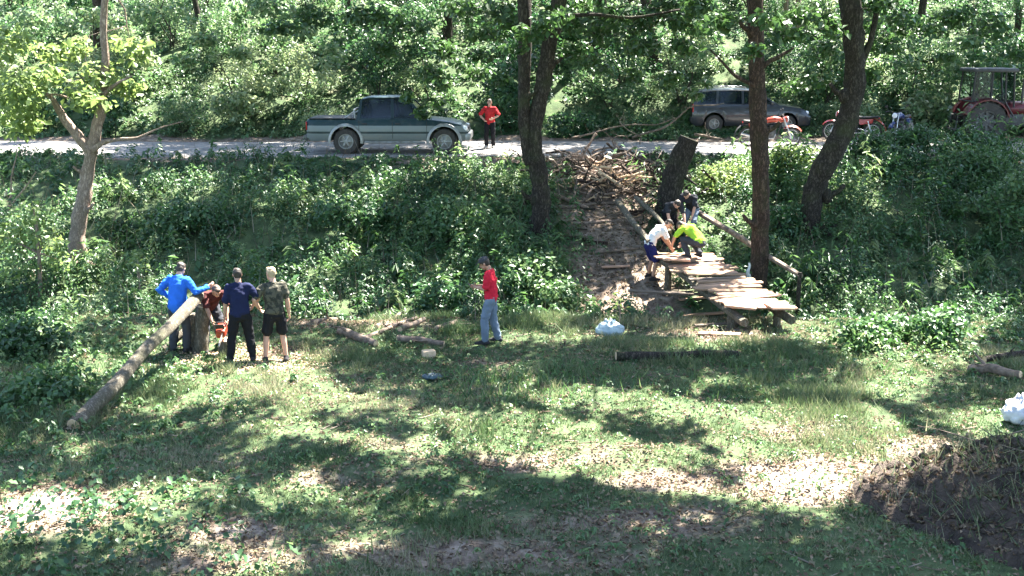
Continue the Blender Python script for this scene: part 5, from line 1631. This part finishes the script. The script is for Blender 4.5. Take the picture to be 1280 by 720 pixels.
# ---- heap of cut branches at the top of the track
hp = thing('branch_heap', 'brown heap of cut branches dumped below the road edge', 'branch heap', (at_y(762, 215, 32.2).x, 32.0, tz(at_y(762, 215, 32.2).x, 32.0)))
hm = []
for k in range(5):
    m = MB(); pts = wavy((-.5, 0, 0), (.5, 0, 0), 7, .09 + .04 * k, k * 3.1); m.tube(pts, [.026, .024, .021, .018, .014, .010, .005], 6, .2, k)
    for j in range(3):
        q = pts[2 + j]; e = q + Vector((.22 + .05 * j, (-1) ** j * .16, .07 * (k % 3 - 1))); m.tube([q, q.lerp(e, .5) + Vector((0, 0, .02)), e], [.012, .009, .004], 5)
    hm.append(m.mesh('branch')); hm[-1].materials.append(MATS[('dead_wood', 'bark_brown', 'bark_pale', 'bark', 'cut_wood')[k]])
for k in range(200):
    o = bpy.data.objects.new('branch', hm[k % 4] if k % 13 else hm[4]); COL.objects.link(o); o.parent = hp
    u = random.gauss(0, .42); v = random.gauss(0, .5)
    x = hp.location.x + u * 2.7; y = hp.location.y + v * 2.0 - .5
    h = max(0, .30 * math.exp(-(u * u * 1.6 + v * v * 1.2)))
    o.location = (x - hp.location.x, y - hp.location.y, tz(x, y) + .04 + random.random() * h - hp.location.z)
    o.rotation_euler = (random.uniform(0, 6), random.gauss(0, .35), random.uniform(0, 6.28)); sc = random.uniform(.7, 1.9); o.scale = (sc, sc * .9, sc * .9)
# poles and boards lying across the track like steps
for i, (x0, y0, x1, y1, r, mt, lb) in enumerate([(700, 262, 770, 256, .05, 'dead_wood', 'grey pole lying across the track below the branch heap'), (715, 282, 790, 278, .045, 'bark_pale', 'pale pole lying across the track halfway up'), (705, 300, 760, 306, .05, 'bark_brown', 'brown pole lying across the dirt track'),
                                       (742, 318, 800, 312, .04, 'dead_wood', 'thin pole lying on the track beside the white t-shirt'), (690, 245, 735, 262, .05, 'bark_pale', 'slanting pale pole beside the twin trunk'), (780, 240, 822, 248, .05, 'bark_pale', 'pale pole lying under the broken trunk')]):
    log('track_pole', lb, foot_at(x0, y0, r * .8), foot_at(x1, y1, r * .8), r, r * .8, 'pole', mt, 'poles lying across the dirt track', amp=.05)
# sawdust and chips where the log is cut
k = 2600; gx = ground(300, 450); x = gx.x + rng.normal(size=k) * .8; y = gx.y + rng.normal(size=k) * .4
P = np.stack([x, y, terr(x, y) + .02], 1); N = np.stack([rng.normal(size=k) * .4, rng.normal(size=k) * .4, np.ones(k)], 1)
tag(obj('wood_chips', leaf_mesh('wood_chips', P, N, .02 + .045 * rng.random(k), rng.random(k), .5, fold=.1), 'cut_wood'), 'pale wood chips and sawdust around the feet of the sawyers', 'wood chips', kind='stuff')
# dead limbs hanging over the road before the estate car
for (x0, y0, Y0, x1, y1, Y1, r, lb) in [(790, 172, 34.0, 905, 129, 33.7, .035, 'long bare limb lying above the road edge in front of the estate car'), (715, 172, 33.4, 850, 146, 33.8, .028, 'thin bare limb reaching from the branch heap over the road edge'),
                                      (868, 168, 34.0, 935, 172, 33.6, .04, 'crooked pale limb lying on the road edge beside the broken trunk'), (800, 180, 33.6, 780, 140, 33.7, .022, 'upright broken limb sticking out of the branch heap'),
                                      (740, 190, 33.2, 790, 168, 33.6, .03, 'short bare limb on top of the branch heap')]:
    log('dead_limb', lb, at_y(x0, y0, Y0), at_y(x1, y1, Y1), r, r * .4, 'fallen limb', 'dead_wood', twig=9, amp=.32, k=12, ends=False)

# ---- soil heap in the near right corner
c = at_z(1298, 640, 0)
sh_ = thing('soil_heap', 'dark heap of soil and roots in front of the white sack', 'soil heap', (c.x, c.y, 0))
n = 60; gx = np.linspace(-2.4, 2.6, n); gy = np.linspace(-2.2, 1.5, n); GX, GY = np.meshgrid(gx, gy)
rr2 = (GX / (1.45 + .3 * np.sin(3 * np.arctan2(GY, GX)))) ** 2 + (GY / 1.25) ** 2
HZ = .84 * np.exp(-rr2 ** 1.15) - .06 + .8 * (fbm(GX + 9, GY + 4, 1.8, 4) - .5) * np.exp(-rr2 * .7) + .22 * (fbm(GX, GY, 5, 3) - .5)
HZ = HZ + terr(GX + c.x, GY + c.y) - .10 * (rr2 > 1.8)
i0 = (np.arange(n - 1)[:, None] * n + np.arange(n - 1)[None, :]).ravel()
T = np.concatenate([np.stack([i0, i0 + 1, i0 + n + 1], 1), np.stack([i0, i0 + n + 1, i0 + n], 1)])
me = raw_mesh('mound', np.stack([GX, GY, HZ], -1).reshape(-1, 3), T); me.shade_smooth(); obj('mound', me, 'soil', sh_)
def heap_z(x, y):
    i = np.clip(((x + 2.4) / 5.0 * (n - 1)).astype(int), 0, n - 1); j = np.clip(((y + 2.2) / 3.7 * (n - 1)).astype(int), 0, n - 1)
    return HZ[j, i]
k = 9000; x = rng.normal(size=k) * 1.0; y = rng.normal(size=k) * .75
P = np.stack([x, y, heap_z(x, y) + .015], 1); N = np.stack([rng.normal(size=k), rng.normal(size=k), np.ones(k)], 1)
o = obj('dead_leaves', leaf_mesh('dead_leaves', P, N, .04 + .07 * rng.random(k), rng.random(k) ** 1.6, .5, fold=.25), 'litter', sh_); o['kind'] = 'stuff'
k = 2600; x = rng.normal(size=k) * 1.0; y = rng.normal(size=k) * .75
P = np.stack([x, y, heap_z(x, y)], 1); o = obj('grass_stalks', blade_mesh('grass_stalks', P, .08 + .22 * rng.random(k), .006 + .004 * rng.random(k), rng.random(k), 1.6), 'grass', sh_); o['kind'] = 'stuff'
cm = MB()
for i in range(420):
    x0 = random.gauss(-.1, .95); y0 = random.gauss(-.1, .75); z0 = float(heap_z(np.array([x0]), np.array([y0]))[0]); q = random.uniform(.02, .075)
    cm.ell((x0, y0, z0 + q * .3), (q * random.uniform(.7, 1.4), q * random.uniform(.7, 1.3), q * random.uniform(.5, .9)), Quaternion((random.random(), random.random(), random.random(), random.random())).normalized(), 6, 4)
o = cm.build('clods', 'soil', sh_, smooth=False); o['kind'] = 'stuff'
for i in range(26):
    x0 = random.gauss(0, .8); y0 = random.gauss(0, .6); z0 = float(heap_z(np.array([x0]), np.array([y0]))[0])
    d = Vector((random.gauss(0, .4), random.gauss(0, .4), random.uniform(.0, .4))); m = MB(); m.tube(wavy((x0, y0, z0), Vector((x0, y0, z0)) + d, 5, .1, i), [.014, .012, .009, .006, .003], 5); m.build('root', 'dead_wood' if i % 2 else 'bark', sh_)

# ---- bags
def bag(name, label, loc, r, mat, seed, tie=True, cat='bag'):
    t = thing(name, label, cat, loc)
    m = MB(); m.ell((0, 0, r[2] * .8), r, None, 44, 28)
    vs = []
    for v in m.v:
        p = Vector(v); d = (p - Vector((0, 0, r[2] * .8))).normalized()
        p += d * (.16 * r[0] * mnoise.noise(d * 2.3 + Vector((seed, 0, 0))) + .16 * r[0] * abs(mnoise.noise(d * 5 + Vector((0, seed, 0)))) + .10 * r[0] * abs(mnoise.noise(d * 11 + Vector((seed, seed, 0)))))
        p.z = max(p.z, .0); vs.append(tuple(p))
    m.v = vs; m.build('sack', mat, t, angle=0)
    if tie:
        m = MB()
        for k in range(5):
            a = k * 1.3; m.tube([(0, 0, r[2] * 1.65), (.04 * math.cos(a), .04 * math.sin(a), r[2] * 1.9), (.11 * math.cos(a), .11 * math.sin(a), r[2] * 2.1)], [.03, .02, .03], 6, .4, k)
        m.build('tied_neck', mat, t)
    return t
pm('plastic_white', (0.42, 0.50, 0.52), (0.26, 0.33, 0.36), 6, .35, .4)
pm('plastic_blue', (0.06, 0.10, 0.12), (0.03, 0.05, 0.06), 6, .4, .5)
pm('sack_white', (0.62, 0.62, 0.65), (0.42, 0.42, 0.45), 8, .8, .4)
bag('plastic_bag', 'pale blue white plastic bag standing at the ditch edge', foot_at(762, 420), (.26, .20, .15), 'plastic_white', 3)
bag('plastic_sheet', 'crumpled dark blue plastic lying in the grass', foot_at(540, 474), (.17, .10, .045), 'plastic_blue', 7, False, 'plastic')
p = at_z(1272, 528, .1)
bag('white_sack', 'big white sack lying behind the soil heap', (p.x + .16, p.y + .2, tz(p.x, p.y) + .02), (.28, .24, .20), 'sack_white', 5, True, 'sack')

# ---- saplings and shrubs that stand out
def sapling(label, px, py, toppx, toppy, blobs, r=.05, leaf='leaf_bright', bark='bark_pale', name='sapling', size=.13, per=120, tint=.6):
    g = ground(px, py)
    t = thing(name, label, 'sapling', g)
    m = MB(); q, rr = smooth_path([(g.x, g.y, g.z - .15, r * 1.2), (*(g.lerp(at_y(toppx, toppy, g.y), .5) + Vector((.05, 0, 0))), r * .8), (*at_y(toppx, toppy, g.y), r * .3)]); m.tube(q, rr, 8, .2, 1)
    B = []
    for (bx, by, br) in blobs:
        c = at_y(bx, by, g.y + random.uniform(-.3, .3)); B.append((tuple(c), (br, br, br * .8), br * br * 5, tint))
        m.tube(wavy(q[len(q) // 2], c, 5, .08, bx), [r * .5, r * .4, r * .3, r * .2, r * .1], 5)
    m.build('trunk', bark, t, world=True)
    P, N, S, Tn = foliage(B, per, size); obj('crown', leaf_mesh('crown', P - np.array(g), N, S, Tn, .6), leaf, t)
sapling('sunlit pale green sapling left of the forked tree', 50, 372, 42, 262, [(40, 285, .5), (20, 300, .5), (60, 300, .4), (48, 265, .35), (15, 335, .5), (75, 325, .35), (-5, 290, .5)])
sapling('thin bare stemmed sapling beside the blue jacket', 172, 388, 172, 325, [(168, 322, .22), (180, 332, .2)], .022)
sapling('small sunlit sapling growing above the plastic bag', 773, 412, 771, 368, [(770, 372, .16), (776, 385, .15), (766, 390, .13)], .012, size=.10)
# slanting bare stems at the left edge
for (a, b, c_, d_, lb) in [(0, 262, 45, 215, 'thin bare pale stem leaning on the bank beside the road'), (5, 255, 22, 190, 'thin upright bare stem on the bank beside the road')]:
    g = ground(a + 3, b + 6); log('bare_stem', lb, g - Vector((0, 0, .1)), at_y(c_, d_, g.y), .03, .012, 'stem', 'bark_pale', ends=False, twig=2)
# bright bushes in the sun patch and dark bushes along the bank
BG = 'bushes standing out on the bank'
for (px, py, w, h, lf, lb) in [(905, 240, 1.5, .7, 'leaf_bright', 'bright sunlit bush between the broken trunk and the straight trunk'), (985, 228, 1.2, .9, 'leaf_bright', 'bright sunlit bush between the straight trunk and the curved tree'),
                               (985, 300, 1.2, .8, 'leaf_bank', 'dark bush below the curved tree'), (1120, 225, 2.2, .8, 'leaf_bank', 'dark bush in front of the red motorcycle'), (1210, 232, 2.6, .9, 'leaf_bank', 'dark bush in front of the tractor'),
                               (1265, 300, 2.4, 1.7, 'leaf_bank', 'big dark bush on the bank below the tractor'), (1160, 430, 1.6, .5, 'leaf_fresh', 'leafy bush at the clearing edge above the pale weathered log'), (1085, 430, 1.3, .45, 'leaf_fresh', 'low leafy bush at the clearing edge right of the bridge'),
                               (1085, 203, 1.6, .75, 'leaf_bank', 'low bush at the near road edge below the red motorcycle'), (1150, 200, 1.8, .85, 'leaf_bank', 'low bush at the near road edge below the blue motorcycle'), (1225, 200, 2.2, .75, 'leaf_bank', 'low bush at the near road edge before the tractor wheels'),
                               (560, 300, 2.4, .9, 'leaf_bank', 'dark rounded bush on the bank below the pickup'), (430, 290, 2.4, .8, 'leaf_bank', 'broad dark bush on the bank behind the watchers'), (250, 290, 2.2, .8, 'leaf_bank', 'broad bush on the bank behind the blue jacket'),
                               (700, 390, 1.3, .7, 'leaf_bank', 'sunlit low bush beside the dirt track foot'), (560, 395, 1.2, .7, 'leaf_bank', 'low bush at the bank foot left of the person in red'), (650, 360, 1.2, .8, 'leaf_bank', 'leafy bush right behind the person in red'),
                               (60, 500, 1.4, .4, 'leaf_fresh', 'dark low bush beside the foot of the leaning log'), (30, 440, 1.6, .55, 'leaf_fresh', 'dark leafy bush below the sunlit sapling')]:
    g = ground(px, py); bush(0, g.y, w, h, lb, BG, lf, .12, 150, None, x=g.x)
